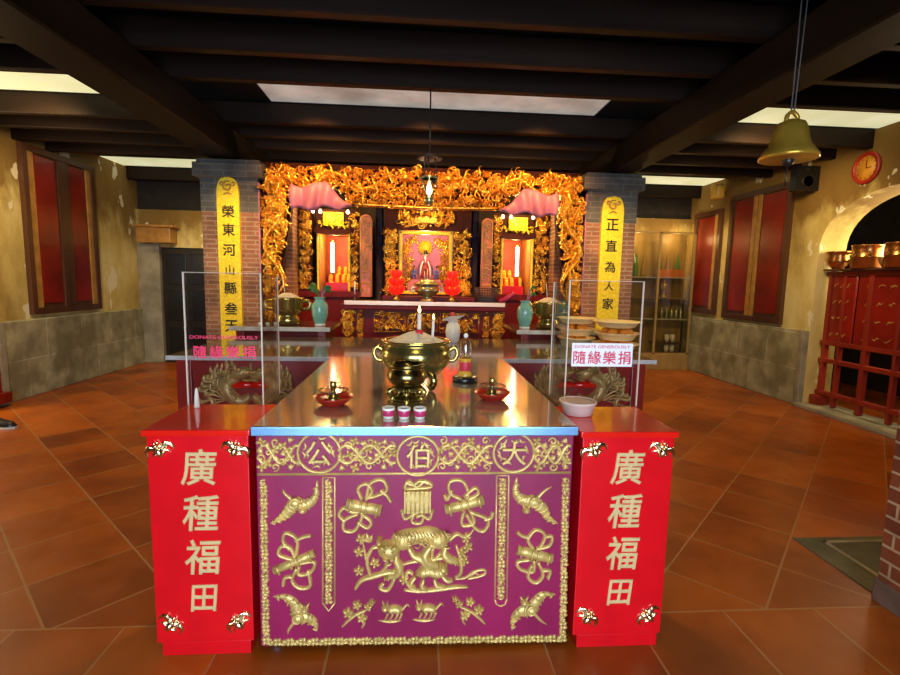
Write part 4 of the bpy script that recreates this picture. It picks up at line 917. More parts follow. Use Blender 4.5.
# bulbs over the niches
for side, xs in (('left', (-1.235, -1.15, -.83)), ('right', (1.02, 1.39, 1.12))):
    for k, xx in enumerate(sorted(xs)):
        b = MB(); b.lathe([(.008, .02), (.010, .012), (.018, .0), (.018, -.012), (.010, -.022), (.001, -.024)], (xx, 5.93, 2.235), 12); tag(b.build('light_bulb', M['bulb']), '%s small bulb above the %s side shrine niche' % (('leftmost', 'middle', 'rightmost')[k], side), 'bulb', 'bulbs over the side shrines')
# the central shrine
o = thing('central_shrine', 'central gilt shrine with yellow frame around a pink backdrop', 'shrine', (.10, 6.2, 0))
b = MB(); b.box(-.40, 5.985, 0, .64, 6.65, 1.28, .004); b.build('red_base', M['maroon'], o)
b = MB(); b.box(-.22, 6.62, 1.28, .42, 6.65, 2.05); b.build('backdrop', M['pinkback'], o)
for xa, xb in ((-.19, .07), (.13, .39)):
    b = MB(); b.fill(lambda x, z: (abs(x-.1) > .19 or z > 1.92) and math.hypot(x-.1, z-1.885) > .155, (xa, 1.32, xb, 2.0), 6.62, 70, 8, .045, .006, .02, 'scclf'); b.build('cloud_carving', M['gilt'], o)
b = MB(); b.box(-.235, 6.03, 1.28, -.20, 6.62, 2.05); b.box(.40, 6.03, 1.28, .435, 6.62, 2.05); b.box(-.235, 6.03, 2.05, .435, 6.65, 2.09); b.build('niche_wall', M['ochre'], o)
for x0, x1, sd in ((-.402, -.245, 21), (.445, .645, 22)):
    b = MB(); b.box(x0, 5.99, 1.28, x1, 6.03, 2.30, .004); jb = b.build('jamb', M['shrinewood'], o)
    b = MB(); b.fill(lambda x, z: True, (x0+.012, 1.33, x1-.012, 2.05), 5.99, 150, sd, .036, .012, .034, 'sscblf'); b.fill(lambda x, z: True, (x0+.012, 1.28, x1-.012, 1.42), 5.975, 40, sd+3, .036, .012, .03, 'fcs'); b.build('jamb_carving', M['gilt'], jb)
b = MB()
for w, yy in ((.022, 5.965),):
    for a in ((-.205, 1.30, -.205, 2.015), (.40, 1.30, .40, 2.015), (-.205, 2.015, .40, 2.015), (-.205, 1.30, .40, 1.30)): b.box(min(a[0], a[2])-.017, 5.96, min(a[1], a[3])-.017, max(a[0], a[2])+.017, 5.99, max(a[1], a[3])+.017, .006)
b.build('yellow_frame', M['yellow'], o)
b = MB(); b.box(-.25, 5.98, 2.05, .45, 6.02, 2.10, .006); b.box(-.25, 6.0, 2.10, .45, 6.02, 2.30); hd = b.build('header', M['shrinewood'], o)
b = MB(); b.fill(lambda x, z: True, (-.23, 2.11, .43, 2.28), 6.0, 110, 31, .04, .012, .035, 'scclf'); b.box(-.045, 5.955, 2.13, .235, 5.99, 2.20, .012); b.build('header_carving', M['gilt'], hd)
for x0, x1 in ((-.520, -.410), (.650, .745)):
    b = MB(); b.lathe([(.06, 0), (.06, .05), (.05, .06), (.05, 2.40)], ((x0+x1)/2, 6.052, 0), 24); b.build('black_post', M['blackpost'], o)
# two tall narrow carved boards between shrines
for x0, x1, lb in ((-.690, -.545, 'tall narrow reddish carved board left of the central shrine'), (.765, .905, 'tall narrow reddish carved board right of the central shrine')):
    o2 = thing('hanging_board', lb, 'board', ((x0+x1)/2, 5.93, 1.24), 'tall narrow boards beside the central shrine')
    xm, r = (x0+x1)/2, (x1-x0)/2; arc = [(xm+r*math.cos(PI*i/10), 2.14+r*math.sin(PI*i/10)) for i in range(11)]
    b = MB(); b.prism([(x0, 1.24), (x1, 1.24)]+arc, 5.925, 5.95); bd = b.build('board_body', M['hangboard'], o2)
    b = MB(); P = [(x0+.01, 1.25), (x0+.01, 2.13)]; b.stroke(P, .008, 5.925, .012, n=1); b.stroke([(x1-.01, 1.25), (x1-.01, 2.13)], .008, 5.925, .012, n=1); b.stroke([(xm+(r-.01)*math.cos(PI*i/10), 2.13+(r-.01)*math.sin(PI*i/10)) for i in range(11)], .008, 5.925, .012, n=1)
    b.fill(lambda x, z: True, (x0+.03, 1.28, x1-.03, 2.16), 5.925, 55, 5, .03, .004, .012, 'scl'); b.build('board_carving', M['ochre'], o2)
# the seated deity and two attendants
def figure(name, x, y, z, k, robe, label, main):
    o = thing(name, label, 'statue', (x, y, z), None if main else 'attendant statues beside the deity')
    bm_ = bpy.data.meshes.new('f')
    pts = [((0, 0, .30*k), .085*k), ((0, 0, .42*k), .080*k), ((0, 0, .50*k), .040*k), ((0, -.01*k, .58*k), .052*k), ((-.09*k, -.01*k, .46*k), .040*k), ((-.14*k, -.06*k, .34*k), .036*k), ((-.05*k, -.12*k, .30*k), .028*k), ((.09*k, -.01*k, .46*k), .040*k), ((.14*k, -.06*k, .34*k), .036*k), ((.05*k, -.12*k, .30*k), .028*k),
           ((-.07*k, -.10*k, .24*k), .070*k), ((-.08*k, -.13*k, .05*k), .060*k), ((.07*k, -.10*k, .24*k), .070*k), ((.08*k, -.13*k, .05*k), .060*k)]
    ed = [(0, 1), (1, 2), (2, 3), (1, 4), (4, 5), (5, 6), (1, 7), (7, 8), (8, 9), (0, 10), (10, 11), (0, 12), (12, 13)]
    bm_.from_pydata([p for p, r in pts], ed, []); ob = bpy.data.objects.new('f', bm_); COL.objects.link(ob)
    sk = ob.modifiers.new('s', 'SKIN'); ob.modifiers.new('d', 'SUBSURF').levels = 2
    for v, (p, r) in zip(bm_.skin_vertices[0].data, pts): v.radius = (r, r)
    bm_.skin_vertices[0].data[0].use_root = True
    dg = bpy.context.evaluated_depsgraph_get(); dg.update(); me = bpy.data.meshes.new_from_object(ob.evaluated_get(dg)); bpy.data.objects.remove(ob)
    me.materials.clear(); me.materials.append(robe)
    for p in me.polygons: p.use_smooth = True
    q = bpy.data.objects.new('robed_body', me); COL.objects.link(q); q.parent = o
    b = MB(); b.ball((x, y-.014*k, z+.60*k), .050*k, .052*k, .062*k); b.ball((x, y-.066*k, z+.595*k), .009*k, .014*k, .014*k)
    for s in (-1, 1): b.ball((x+s*.052*k, y-.01*k, z+.60*k), .010*k, .014*k, .022*k)
    fc = b.build('face', M['skin'], o)
    b = MB()
    for s in (-1, 1): b.ball((x+s*.018*k, y-.060*k, z+.612*k), .008*k, .006*k, .005*k)
    b.build('eyes', M['black'], fc)
    b = MB(); b.lathe([(.054, .63), (.066, .65), (.062, .67), (.040, .70), (.036, .73), (.001, .74)], (0, 0, 0), 18)
    bmesh.ops.transform(b.bm, matrix=Matrix.Translation((x, y-.01*k, z)) @ Matrix.Scale(k, 4), verts=b.bm.verts[:]); b.build('hat', M['black'], o)
    if main:
        b = MB(); b.tube([(x, y-.06*k, z+.565*k), (x, y-.085*k, z+.50*k), (x, y-.09*k, z+.42*k)], .034*k, 10, 4, 'tail', .5); b.build('white_beard', M['white'], o)
        for s in (-1, 1):
            b = MB(); b.tube([(x+s*.06*k, y-.09*k, z+.46*k), (x+s*.11*k, y-.13*k, z+.30*k), (x+s*.13*k, y-.17*k, z+.10*k)], .026*k, 8, 4, 'fat', .6); b.build('white_sash', M['white'], o)
            b = MB(); b.tube([(x+s*.12*k, y-.04*k, z+.44*k), (x+s*.17*k, y-.08*k, z+.30*k), (x+s*.18*k, y-.12*k, z+.12*k)], .022*k, 8, 4, 'fat', .6); b.build('blue_sash', M['blue'], o)
    return o
b = MB(); b.box(-.13, 6.10, 1.2805, .33, 6.5, 1.42, .01); b.box(-.10, 6.16, 1.42, .30, 6.46, 1.455, .008); tag(b.build('statue_plinth', M['pinkcloth']), 'pinkish cloth-covered plinth under the seated deity', 'plinth')
figure('deity_statue', .10, 6.36, 1.455, .52, M['robe'], 'seated bearded deity statue with white sashes before the golden sun disc', True)
figure('attendant_statue', -.045, 6.30, 1.455, .25, M['blue'], 'small attendant statue at the left of the seated deity', False)
figure('attendant_statue', .245, 6.30, 1.455, .25, M['blue'], 'small attendant statue at the right of the seated deity', False)
b = MB(); b.lathe([(.001, 0), (.080, 0), (.085, .006), (.085, .014), (.001, .016)], (0, 0, 0), 32)
for k in range(16): a = k*PI/8; b.tube([(.08*math.cos(a), .08*math.sin(a), .008), (.115*math.cos(a), .115*math.sin(a), .008)], .010, 6, 2, 'tail')
bmesh.ops.transform(b.bm, matrix=Matrix.Translation((.10, 6.575, 1.885)) @ Matrix.Rotation(PI/2, 4, 'X'), verts=b.bm.verts[:]); tag(b.build('sun_disc', M['yellow']), 'golden sun disc above the head of the seated deity', 'sun disc')

# ================================================================== the carved gilt arch
o = thing('carved_arch', 'gilt openwork arch of dragons and clouds framing the altar bay', 'carved arch', (.085, 5.3, 0))
INL = ((.95, -1.535), (1.4, -1.46), (1.9, -1.375), (2.15, -1.34), (2.7, -1.31))
def inl(z):
    for (a, p), (c, q) in zip(INL, INL[1:]):
        if z <= c: return p+(q-p)*max(0, (z-a))/(c-a)
    return INL[-1][1]
XM = .085
for side in (-1, 1):
    def mx(x): return x if side < 0 else 2*XM-x
    P = [(mx(-1.655), .0), (mx(-1.535), .0)] + [(mx(x), z) for z, x in INL if z < 2.4] + [(mx(-1.34), 2.44), (mx(-1.655), 2.44)]
    b = MB(); b.prism(P, 5.335, 5.42); leg = b.build('side_panel', M['archback'], o)  # ground coloured near black to imitate crevice shade behind the gilding
    b = MB()
    b.fill(lambda x, z: (lambda u: (-1.615 if z < 2.40 else -1.575) < u < inl(z)-.02)(mx(x)), (min(mx(-1.65), mx(-1.3)), .93, max(mx(-1.65), mx(-1.3)), 2.56), 5.335, 430, 50+side, .038, .020, .070, 'sscclbf')
    # a dragon winding down the panel
    D = [(mx(-1.50+.10*math.sin(k*1.35)), 2.35-k*.16) for k in range(9)]
    b.stroke(D, .022, 5.28, .050, 'fat', 8)
    for k in range(32): u = k/4; x, z = mx(-1.50+.10*math.sin(u*1.35)), 2.35-u*.16; b.blob(x, z, .020, .012, 5.245, .022, u, 7)
    b.stroke([(mx(-1.48), 2.30), (mx(-1.44), 2.40), (mx(-1.50), 2.47)], .034, 5.27, .05, 'tail', 5)
    for k in range(8): x, z = D[k]; b.stroke([(x, z), (x+.06*(-1)**k*.5, z-.03), (x+.05*(-1)**k, z-.01)], .013, 5.26, .03, 'tail', 4)
    b.build('openwork_carving', M['gilt'], leg)
    b = MB(); b.box(mx(-1.664), 5.30, .0, mx(-1.650), 5.34, 2.42) if side < 0 else b.box(mx(-1.650), 5.30, .0, mx(-1.664)-.001, 5.34, 2.42); b.build('edge_strip', M['pinkcloth'], o)
def low(x):
    d = abs(x-XM); return 2.205+.02*d if d < .80 else (2.22+.17*min(1, (d-.80)/.12))
n = 60; xs = [-1.655+3.48*i/n for i in range(n+1)]
b = MB(); b.prism([(x, low(x)) for x in xs]+[(1.825, 2.45), (1.765, 2.45), (1.765, 2.64), (-1.595, 2.64), (-1.595, 2.45), (-1.655, 2.45)], 5.335, 5.42); lt = b.build('lintel_panel', M['archback'], o)
b = MB()
b.fill(lambda x, z: low(x)+.02 < z < 2.62-.05*math.sin(x*9)**2, (-1.57, 2.2, 1.74, 2.62), 5.335, 1050, 91, .036, .020, .080, 'sscclbf')
for side in (-1, 1):      # two dragons face the centre
    D = [(XM+side*(.25+.145*k), 2.46+.075*math.sin(k*1.5+.6)) for k in range(10)]
    b.stroke(D, .022, 5.27, .050, 'fat', 8)
    for k in range(36): u = k/4; b.blob(XM+side*(.25+.145*u), 2.46+.075*math.sin(u*1.5+.6), .014, .022, 5.235, .022, u, 7)
    hx, hz = D[0]; b.blob(hx-side*.02, hz+.01, .07, .05, 5.25, .06); b.blob(hx-side*.09, hz-.01, .04, .025, 5.25, .05)
    for k in range(9): x, z = D[k]; b.stroke([(x, z), (x+.02*side, z+.07), (x+.06*side, z+.10)], .014, 5.255, .03, 'tail', 4); b.stroke([(x, z), (x-.03*side, z-.07), (x+.03*side, z-.11)], .014, 5.255, .03, 'tail', 4)
b.ball((XM, 5.24, 2.50), .05)
b.build('openwork_carving', M['gilt'], lt)
b = MB(); b.stroke([(x, low(x)+.012) for x in xs if abs(x-XM) < .80], .020, 5.33, .06, n=1)
for k in range(46): x = XM-.77+k*1.54/45; b.stroke([(x, 2.235), (x+.012, 2.275), (x-.006, 2.305)], .010, 5.325, .03, 'leaf', 3)
b.build('lower_moulding', M['gilt'], lt)
# pink cloth swags at both upper corners of the opening
for side, lb in ((-1, 'pink satin cloth hung at the upper left of the gilt arch'), (1, 'pink satin cloth hung at the upper right of the gilt arch')):
    b = MB(); rings = []; nn = 26
    for j in range(9):
        v = j/8; row = []
        for i in range(nn+1):
            u = i/nn; d = 1.385 - .60*u
            top = 2.400 - .03*math.sin(u*9)-.17*max(0, u-.6)/.4; bot = 2.145 + .02*math.sin(u*14) + .035*u
            x = XM + side*d + side*.012*math.sin(v*4+u*8)
            row.append((x, 5.19 - .035*math.sin(u*22+v*1.2)*(.4+.6*v) - .02*math.sin(v*PI), top+(bot-top)*v))
        rings.append(row)
    b.quadgrid(rings); q = b.build('pink_drape', M['pinkcloth']); q.modifiers.new('thick', 'SOLIDIFY').thickness = .006
    tag(q, lb, 'drape', 'pink cloths on the arch')

# ================================================================== lettered boards on the brick pillars
def couplet(x0, x1, ztop, chars, zs, label):
    o = thing('couplet_board', label, 'sign board', ((x0+x1)/2, 5.29, .78), 'gold boards on the pillars')
    xm, w = (x0+x1)/2, (x1-x0)/2
    P = [(x0, .78), (x1, .78), (x1, ztop-.16), (x1-.008, ztop-.10), (x1-.025, ztop-.05), (x1-.05, ztop-.02), (xm+.03, ztop-.012), (xm, ztop), (xm-.03, ztop-.012), (x0+.05, ztop-.02), (x0+.025, ztop-.05), (x0+.008, ztop-.10), (x0, ztop-.16)]
    b = MB(); b.prism(P, 5.262, 5.3015); bd = b.build('board', M['yellow'], o)
    b = MB(); b.spiral(xm, ztop-.10, .055, 5.263, .012, 1.3, 1.2, 1, .018); b.spiral(xm-.055, ztop-.07, .028, 5.263, .008, 1.1, 0, -1, .014); b.spiral(xm+.055, ztop-.07, .028, 5.263, .008, 1.1, PI, 1, .014); b.stroke([(xm-.05, ztop-.19), (xm, ztop-.165), (xm+.05, ztop-.19)], .010, 5.263, .014, 'leaf'); b.build('cloud_head', M['ochre'], o)
    for c, z in zip(chars, zs): text(c, xm, 5.2615, z, .125 if c not in '山人' else .10, M['ink'], 'brush_character', o, .004, .018)
couplet(-2.068, -1.845, 2.468, '榮東河山縣叁天', (2.115, 1.931, 1.725, 1.517, 1.329, 1.115, .93), 'gold board with black brush characters on the left brick pillar')
couplet(1.990, 2.232, 2.400, '正直為人家', (2.095, 1.868, 1.639, 1.429, 1.235), 'gold board with black brush characters on the right brick pillar')

# ================================================================== hanging things
YL = 4.00; x, zt = at(430, 138, YL); zb = at(430, 205, YL)[1]
o = thing('hanging_lantern', 'glass oil lantern hanging on a rod before the gilt arch', 'lantern', (x, YL, zb))
h = zt-zb; r = (at(442, 156, YL)[0]-at(418, 156, YL)[0])/2
b = MB(); b.tube([(x, YL, zb+h*.72), (x, YL, 2.935)], .006, 8); b.build('rod', M['iron'], o)
b = MB(); b.lathe([(.012, h*.77), (r*.55, h*.74), (r*1.05, h*.70), (r*1.03, h*.685), (r*.5, h*.72), (.001, h*.73)], (x, YL, zb), 32); b.build('cap', M['iron'], o)
for k in range(3):
    a = k*2*PI/3+.3; b = MB(); b.tube([(x+r*.5*math.cos(a), YL+r*.5*math.sin(a), zb+h*.71), (x+r*.62*math.cos(a), YL+r*.62*math.sin(a), zb+h*.55), (x+r*.66*math.cos(a), YL+r*.66*math.sin(a), zb+h*.40)], .005, 6, 3); b.build('hanger_arm', M['iron'], o)
b = MB(); b.lathe([(r*.68, h*.40), (r*.72, h*.395), (r*.66, h*.25), (r*.40, h*.14), (.01, h*.10), (.01, h*.105), (r*.38, h*.15), (r*.63, h*.26), (r*.68, h*.40)], (x, YL, zb), 32); b.build('glass_bowl', M['glass'], o)
b = MB(); b.lathe([(r*.735, h*.39), (r*.75, h*.40), (r*.75, h*.42), (r*.70, h*.42), (r*.70, h*.39)], (x, YL, zb), 32); b.build('brass_ring', M['greenbronze'], o); b = MB(); b.lathe([(.012, h*.0), (r*.35, h*.03), (r*.42, h*.09), (r*.30, h*.12), (.001, h*.12)], (x, YL, zb), 24); b.build('bottom_finial', M['greenbronze'], o)
b = MB(); b.lathe([(.001, h*.13), (.020, h*.18), (.024, h*.22), (.016, h*.29), (.001, h*.34)], (x, YL, zb), 14); b.build('bulb', M['bulb'], o)
YBl = 2.46; x, z0 = at(788, 160, YBl); zt = at(789, 120, YBl)[1]; r = (at(817, 160, YBl)[0]-at(758, 160, YBl)[0])/2*.84; h = zt-z0
o = thing('temple_bell', 'brass bell hanging on a cord before the right wall', 'bell', (x, YBl, z0))
b = MB(); b.lathe([(r*.94, .0), (r, .004), (r*1.0, .018), (r*.86, h*.22), (r*.70, h*.36), (r*.62, h*.55), (r*.56, h*.78), (r*.46, h*.92), (r*.22, h*1.0), (.001, h*1.01), (.001, h*.96), (r*.40, h*.88), (r*.52, h*.6), (r*.64, h*.34), (r*.9, .004)], (x, YBl, z0), 48); b.build('bell_body', M['bell'], o)
b = MB(); b.tube([(x-.03, YBl, z0+h*.97), (x-.026, YBl, z0+h*1.10), (x, YBl, z0+h*1.20), (x+.026, YBl, z0+h*1.10), (x+.03, YBl, z0+h*.97)], .011, 10, 5); b.build('crown_loop', M['bell'], o)
b = MB(); b.tube([(x-.008, YBl, z0+h*1.14), (x-.010, YBl, 2.935)], .0035, 6); b.tube([(x+.008, YBl, z0+h*1.14), (x+.022, YBl, 2.935)], .0035, 6); b.build('cord', M['cord'], o)
b = MB(); b.tube([(x, YBl, z0+h*.9), (x, YBl, z0+.01)], .006, 6); b.ball((x, YBl, z0-.004), .028); b.tube([(x, YBl, z0-.02), (x-.004, YBl, z0-.13)], .004, 6); b.build('clapper', M['iron'], o)
YK = 5.66; x0, z1 = at(799, 165, YK); x1, z0 = at(819, 191, YK)
o = thing('wall_speaker', 'black loudspeaker at the top of the right wall behind the bell', 'speaker', ((x0+x1)/2, YK, z0))
b = MB(); b.box(x0, YK, z0, x1, YK+.13, z1, .012); b.build('cabinet', M['black'], o)
b = MB(); b.lathe([(.080, 0), (.080, .008), (.07, .010), (.05, -.012), (.02, -.008), (.001, -.004)], (0, 0, 0), 28); bmesh.ops.transform(b.bm, matrix=Matrix.Translation(((x0+x1)/2, YK, z0+.11)) @ Matrix.Rotation(PI/2, 4, 'X'), verts=b.bm.verts[:]); b.build('woofer', M['iron'], o)
b = MB(); b.lathe([(.035, 0), (.035, .007), (.02, .004), (.001, .006)], (0, 0, 0), 24); bmesh.ops.transform(b.bm, matrix=Matrix.Translation(((x0+x1)/2, YK, z0+.25)) @ Matrix.Rotation(PI/2, 4, 'X'), verts=b.bm.verts[:]); b.build('tweeter', M['iron'], o)
b = MB(); b.box(x1-.06, YK+.06, z0+.10, XR+.005, YK+.10, z0+.16); b.build('bracket', M['iron'], o)

# ================================================================== right wall
def wall_panel(X, s, y0, y1, z0, z1, label, layout):
    """framed red panel fixed on a side wall; s is the way it faces"""
    o = thing('framed_wall_panel', label, 'wall panel', (X, (y0+y1)/2, z0))
    def bx(a0, a1, c0, c1, d0, d1, bev=.004): q = MB(); q.box(min(X+s*d0, X+s*d1), min(a0, a1), c0, max(X+s*d0, X+s*d1), max(a0, a1), c1, bev); return q
    L = y1-y0; w = .075
    b = bx(y0+w, y1-w, z0, z0+w, 0, .053); 
    for a0, a1, c0, c1 in ((y0+w, y1-w, z1-w, z1), (y0, y0+w, z0, z1), (y1-w, y1, z0, z1)): b.box(min(X, X+s*.055), a0, c0, max(X, X+s*.055), a1, c1, .004)
    b.build('frame', M['brown'], o)
    bx(y0+w, y1-w, z0+w, z1-w, .002, .018, 0).build('back_board', M['brown'], o)
    for kind, a, c in layout:
        ya, yc = y0+w+(L-2*w)*a, y0+w+(L-2*w)*c
        if kind == 'red': bx(ya, yc, z0+w+.05, z1-w-.02, .018, .030).build('red_panel', M['redpanel'], o)
        elif kind == 'gold': bx(ya, yc, z0+w, z1-w, .018, .040).build('ochre_strip', M['ochre'], o)
        else: bx(ya, yc, z0+w, z1-w, .018, .045).build('dark_mullion', M['brown'], o)
wall_panel(XL, 1, 6.02, 7.27, .955, 2.92, 'tall framed pair of red panels on the left wall', (('gold', .0, .10), ('red', .12, .42), ('dark', .44, .62), ('red', .64, .90), ('gold', .93, 1.0)))
wall_panel(XR, -1, 6.02, 7.24, .97, 2.80, 'wider framed red panel on the right wall, nearer the bell', (('red', .04, .42), ('gold', .45, .51), ('gold', .54, .60), ('red', .62, .97)))
wall_panel(XR, -1, 7.44, 8.18, 1.0, 2.66, 'narrow framed glossy red-brown panel on the right wall by the cabinet', (('gold', .06, .18), ('red', .22, .96)))
# wall clock
o = thing('wall_clock', 'round yellow clock with red rim high above the right archway', 'clock', (XR, 5.04, 2.735))
RX = Matrix.Translation((XR, 5.04, 2.735)) @ Matrix.Rotation(-PI/2, 4, 'Y')
def disc(prof, m, name, seg=40): b = MB(); b.lathe(prof, (0, 0, 0), seg); bmesh.ops.transform(b.bm, matrix=RX, verts=b.bm.verts[:]); return b.build(name, m, o)
disc([(.165, 0), (.168, .02), (.155, .035), (.128, .028), (.126, .01)], M['clockred'], 'rim'); disc([(.128, .001), (.128, .012), (.001, .012)], M['dial'], 'dial')
b = MB(); b.box(-.004, -.005, .013, .085, .005, .017); b.box(-.005, -.06, .0135, .005, .005, .0175); bmesh.ops.transform(b.bm, matrix=RX, verts=b.bm.verts[:]); b.build('hands', M['redwood'], o)
b = MB()
for k in range(12): a = k*PI/6; b.box(.108*math.cos(a)-.006, .108*math.sin(a)-.006, .0125, .108*math.cos(a)+.006, .108*math.sin(a)+.006, .0145)
bmesh.ops.transform(b.bm, matrix=RX, verts=b.bm.verts[:]); b.build('hour_marks', M['redwood'], o)
# yellow wall lamp
x, y, z = XR-.13, 7.46, 2.80
o = thing('wall_lamp', 'small yellow lamp shade high on the right wall above the narrow panel', 'lamp', (x, y, z))
b = MB(); b.lathe([(.075, 0), (.095, .02), (.105, .20), (.09, .215), (.001, .22)], (x, y, z), 20, False); b.build('lamp_shade', M['yellowplas'], o)
b = MB(); b.box(x, y-.02, z+.08, XR+.005, y+.02, z+.12); b.build('wall_bracket', M['brass'], o)
# red wooden gate across the right archway
XG = 4.93
def gate(X, y0, y1, label, s=1):
    o = thing('wooden_gate', label, 'gate', (X, (y0+y1)/2, .045))
    for y, w, zt in ((y1-.05, .05, 1.64), (5.30, .035, 1.64), (4.97, .055, 1.64), (4.62, .035, 1.64), (4.28, .055, 1.64), (y0+.05, .05, 1.64)):
        b = MB(); b.box(X-.03, y-w/2, .05, X+.03, y+w/2, zt, .006); b.build('upright', M['redwood'], o)
    for z in (.17, .565, .78, 1.60):
        b = MB(); b.box(X-.036, y0, z, X+.036, y1, z+.05, .006); b.build('rail', M['redwood'], o)
    for ya, yb in ((5.17, y1-.03), (4.62, 5.13), (y0+.03, 4.58)):
        b = MB(); b.box(X-.012, ya, .80, X+.012, yb, 1.62); p = b.build('upper_panel', M['redpanel'], o)
        b = MB()
        R = random.Random(int(ya*100))
        for r_ in range(4):
            for k in range(3):
                yy = ya+.06+k*(yb-ya-.1)/3; zz = 1.50-r_*.19; P = []
                for j in range(6): P.append((X-.015, yy+.028*j*(yb-ya)/.5*.6, zz-.006*j+R.uniform(-.018, .018)))
                b.tube(P, .007, 6, 3, 'leaf')
        b.build('faded_gold_script', M['ochre'], p)
    b = MB(); b.box(X-.10, y1-.13, .045, X+.06, y1, .16, .01); b.build('foot_block', M['redwood'], o)
    return o
gate(XG, 3.75, 5.55, 'red wooden gate with faded gold script across the right archway')
b = MB(); b.box(XG-.10, 3.76, 1.655, XG+.12, 5.54, 1.68, .004); tag(b.build('gate_shelf', M['brown']), 'dark narrow shelf board along the top of the red gate', 'shelf')
for y, r, h, lb, ow in ((5.43, .13, .20, 'small lidless copper pot with side spout at the far end of the gate shelf', 1), (5.07, .135, .25, 'straight-sided copper pot second from the far end of the gate shelf', 0), (4.68, .135, .25, 'copper pot third from the far end, cut by the photo edge', 0)):
    o = thing('copper_pot', lb, 'pot', (XG-.02, y, 1.681), 'pots on the gate shelf')
    b = MB()
    if ow: b.lathe([(.05, 0), (.06, .01), (.10, .05), (.115, .10), (.10, .15), (.12, .19), (.125, .20), (.10, .19), (.001, .17)], (XG-.02, y, 1.681), 30)
    else: b.lathe([(r*.9, 0), (r, .012), (r, h*.45), (r*1.03, h*.47), (r*1.03, h*.5), (r, h*.52), (r, h*.93), (r*1.06, h*.97), (r*1.04, h), (r*.94, h*.98), (.001, h*.9)], (XG-.02, y, 1.681), 36)
    b.build('pot_body', M['copper'], o)
    if ow: b = MB(); b.tube([(XG-.03, y+.11, 1.79), (XG-.06, y+.17, 1.79), (XG-.09, y+.22, 1.80)], .014, 8, 3); b.build('spout', M['copper'], o); b = MB(); b.tube([(XG-.02, y-.11, 1.76), (XG-.02, y-.16, 1.79), (XG-.02, y-.14, 1.85), (XG-.02, y-.10, 1.85)], .011, 8, 4); b.build('handle', M['brass'], o)
# red gate edge at the left archway
o = thing('wooden_gate', 'red gate post with stepped foot at the left picture edge', 'gate', (XL+.04, 5.38, .045))
b = MB(); b.box(XL-.02, 5.28, .16, XL+.10, 5.44, 1.66, .006); b.build('upright', M['redpanel'], o)
b = MB(); b.box(XL-.03, 5.24, .046, XL+.16, 5.49, .16, .01); b.build('foot_block', M['redpanel'], o)
b = MB(); b.box(XL+.01, 4.2, .55, XL+.06, 5.28, .60); b.box(XL+.01, 4.2, 1.55, XL+.06, 5.28, 1.62); b.box(XL+.025, 4.2, .85, XL+.045, 5.28, 1.55); b.build('rail_panel', M['redpanel'], o)
# black shoe on the floor at the left edge
x, y = -3.86, 4.66
o = thing('black_shoe', 'black shoe with white sole on the tiles at the left edge', 'shoe', (x, y, 0))
b = MB(); P = [(x-.14+.28*i/8, w) for i, w in enumerate((.030, .040, .042, .038, .036, .042, .046, .038, .015))]
rings = [[(px, y-w, zz) for px, w in P]+[(px, y+w, zz) for px, w in P[::-1]] for zz in (.001, .022)]
V = b.quadgrid(rings, True, False); b.cap(V[0]); b.cap(V[1]); b.build('white_sole', M['sole'], o)
b = MB(); rings = []
for (px, w), hh in zip(P, (.10, .115, .11, .095, .08, .065, .055, .045, .02)): rings.append([(px, y+w*math.cos(a), .022+hh*max(0, math.sin(a))**.8) for a in [PI*j/10 for j in range(11)]])
V = b.quadgrid(rings); b.cap(V[0]); b.cap(V[-1]); b.build('upper', M['shoe'], o)
# ochre box on the back left wall
o = thing('wall_box', 'ochre wooden box jutting from the back left wall above the door', 'box', (-4.10, 8.2, 1.96))
b = MB(); b.box(-4.44, 8.10, 1.96, -3.92, 8.345, 2.20, .01); b.build('box_body', M['ochre'], o)
b = MB(); b.box(-4.46, 8.06, 2.20, -3.86, 8.345, 2.235, .008); b.build('box_lid', M['ochre'], o)

# ================================================================== glass display cabinet at the back right
YC = 8.02
o = thing('display_cabinet', 'tall glass display cabinet at the back right corner', 'cabinet', (3.9, 8.2, 0))
b = MB(); b.box(3.15, YC-.02, 0, 4.69, 8.345, .27, .006); b.build('plinth', M['cabwood'], o)
b = MB(); b.box(3.15, 8.32, .27, 4.69, 8.345, 2.34); b.build('back_board', M['cabwood'], o)
b = MB()
for x in (3.17, 4.06, 4.66): b.box(x-.018, YC-.018, .27, x+.018, YC+.018, 2.34)
for z in (.28, 2.33): b.box(3.15, YC-.018, z-.015, 4.68, YC+.018, z+.015)
b.build('frame', M['cabwood'], o)
for z in (.87, 1.23, 1.58):
    b = MB(); b.box(3.19, YC+.022, z-.008, 4.64, 8.318, z+.008); b.build('shelf_board', M['marble'] if z != 1.23 else M['cabwood'], o)
for x0, x1 in ((3.19, 4.04), (4.08, 4.64)):
    b = MB(); b.box(x0, YC-.004, .295, x1, YC+.004, 2.315); b.build('glass_door', M['tint'], o)
b = MB(); b.box(4.12, YC+.08, 1.589, 4.56, YC+.22, 1.72, .006); tag(b.build('orange_box', M['orangebox']), 'orange box on the top shelf of the display cabinet', 'box')
for k, x in enumerate((3.78, 3.93, 4.20, 4.36, 4.52)):
    o2 = thing('pointed_pennant', '%s dark pointed pennant on the top cabinet shelf' % ('leftmost', 'second', 'third', 'fourth', 'rightmost')[k], 'pennant', (x, YC+.255, 1.589), 'pointed pennants in the cabinet')
    b = MB(); b.lathe([(.04, 0), (.05, .08), (.04, .2), (.012, .38), (.001, .40)], (x, YC+.255, 1.589), 14, sy=.45); b.build('pennant_body', M['leaf'] if k % 2 == 0 else M['cabwood'], o2)
o2 = thing('gold_trophy', 'gold trophy on the middle shelf of the display cabinet', 'trophy', (4.24, YC+.12, 1.239))
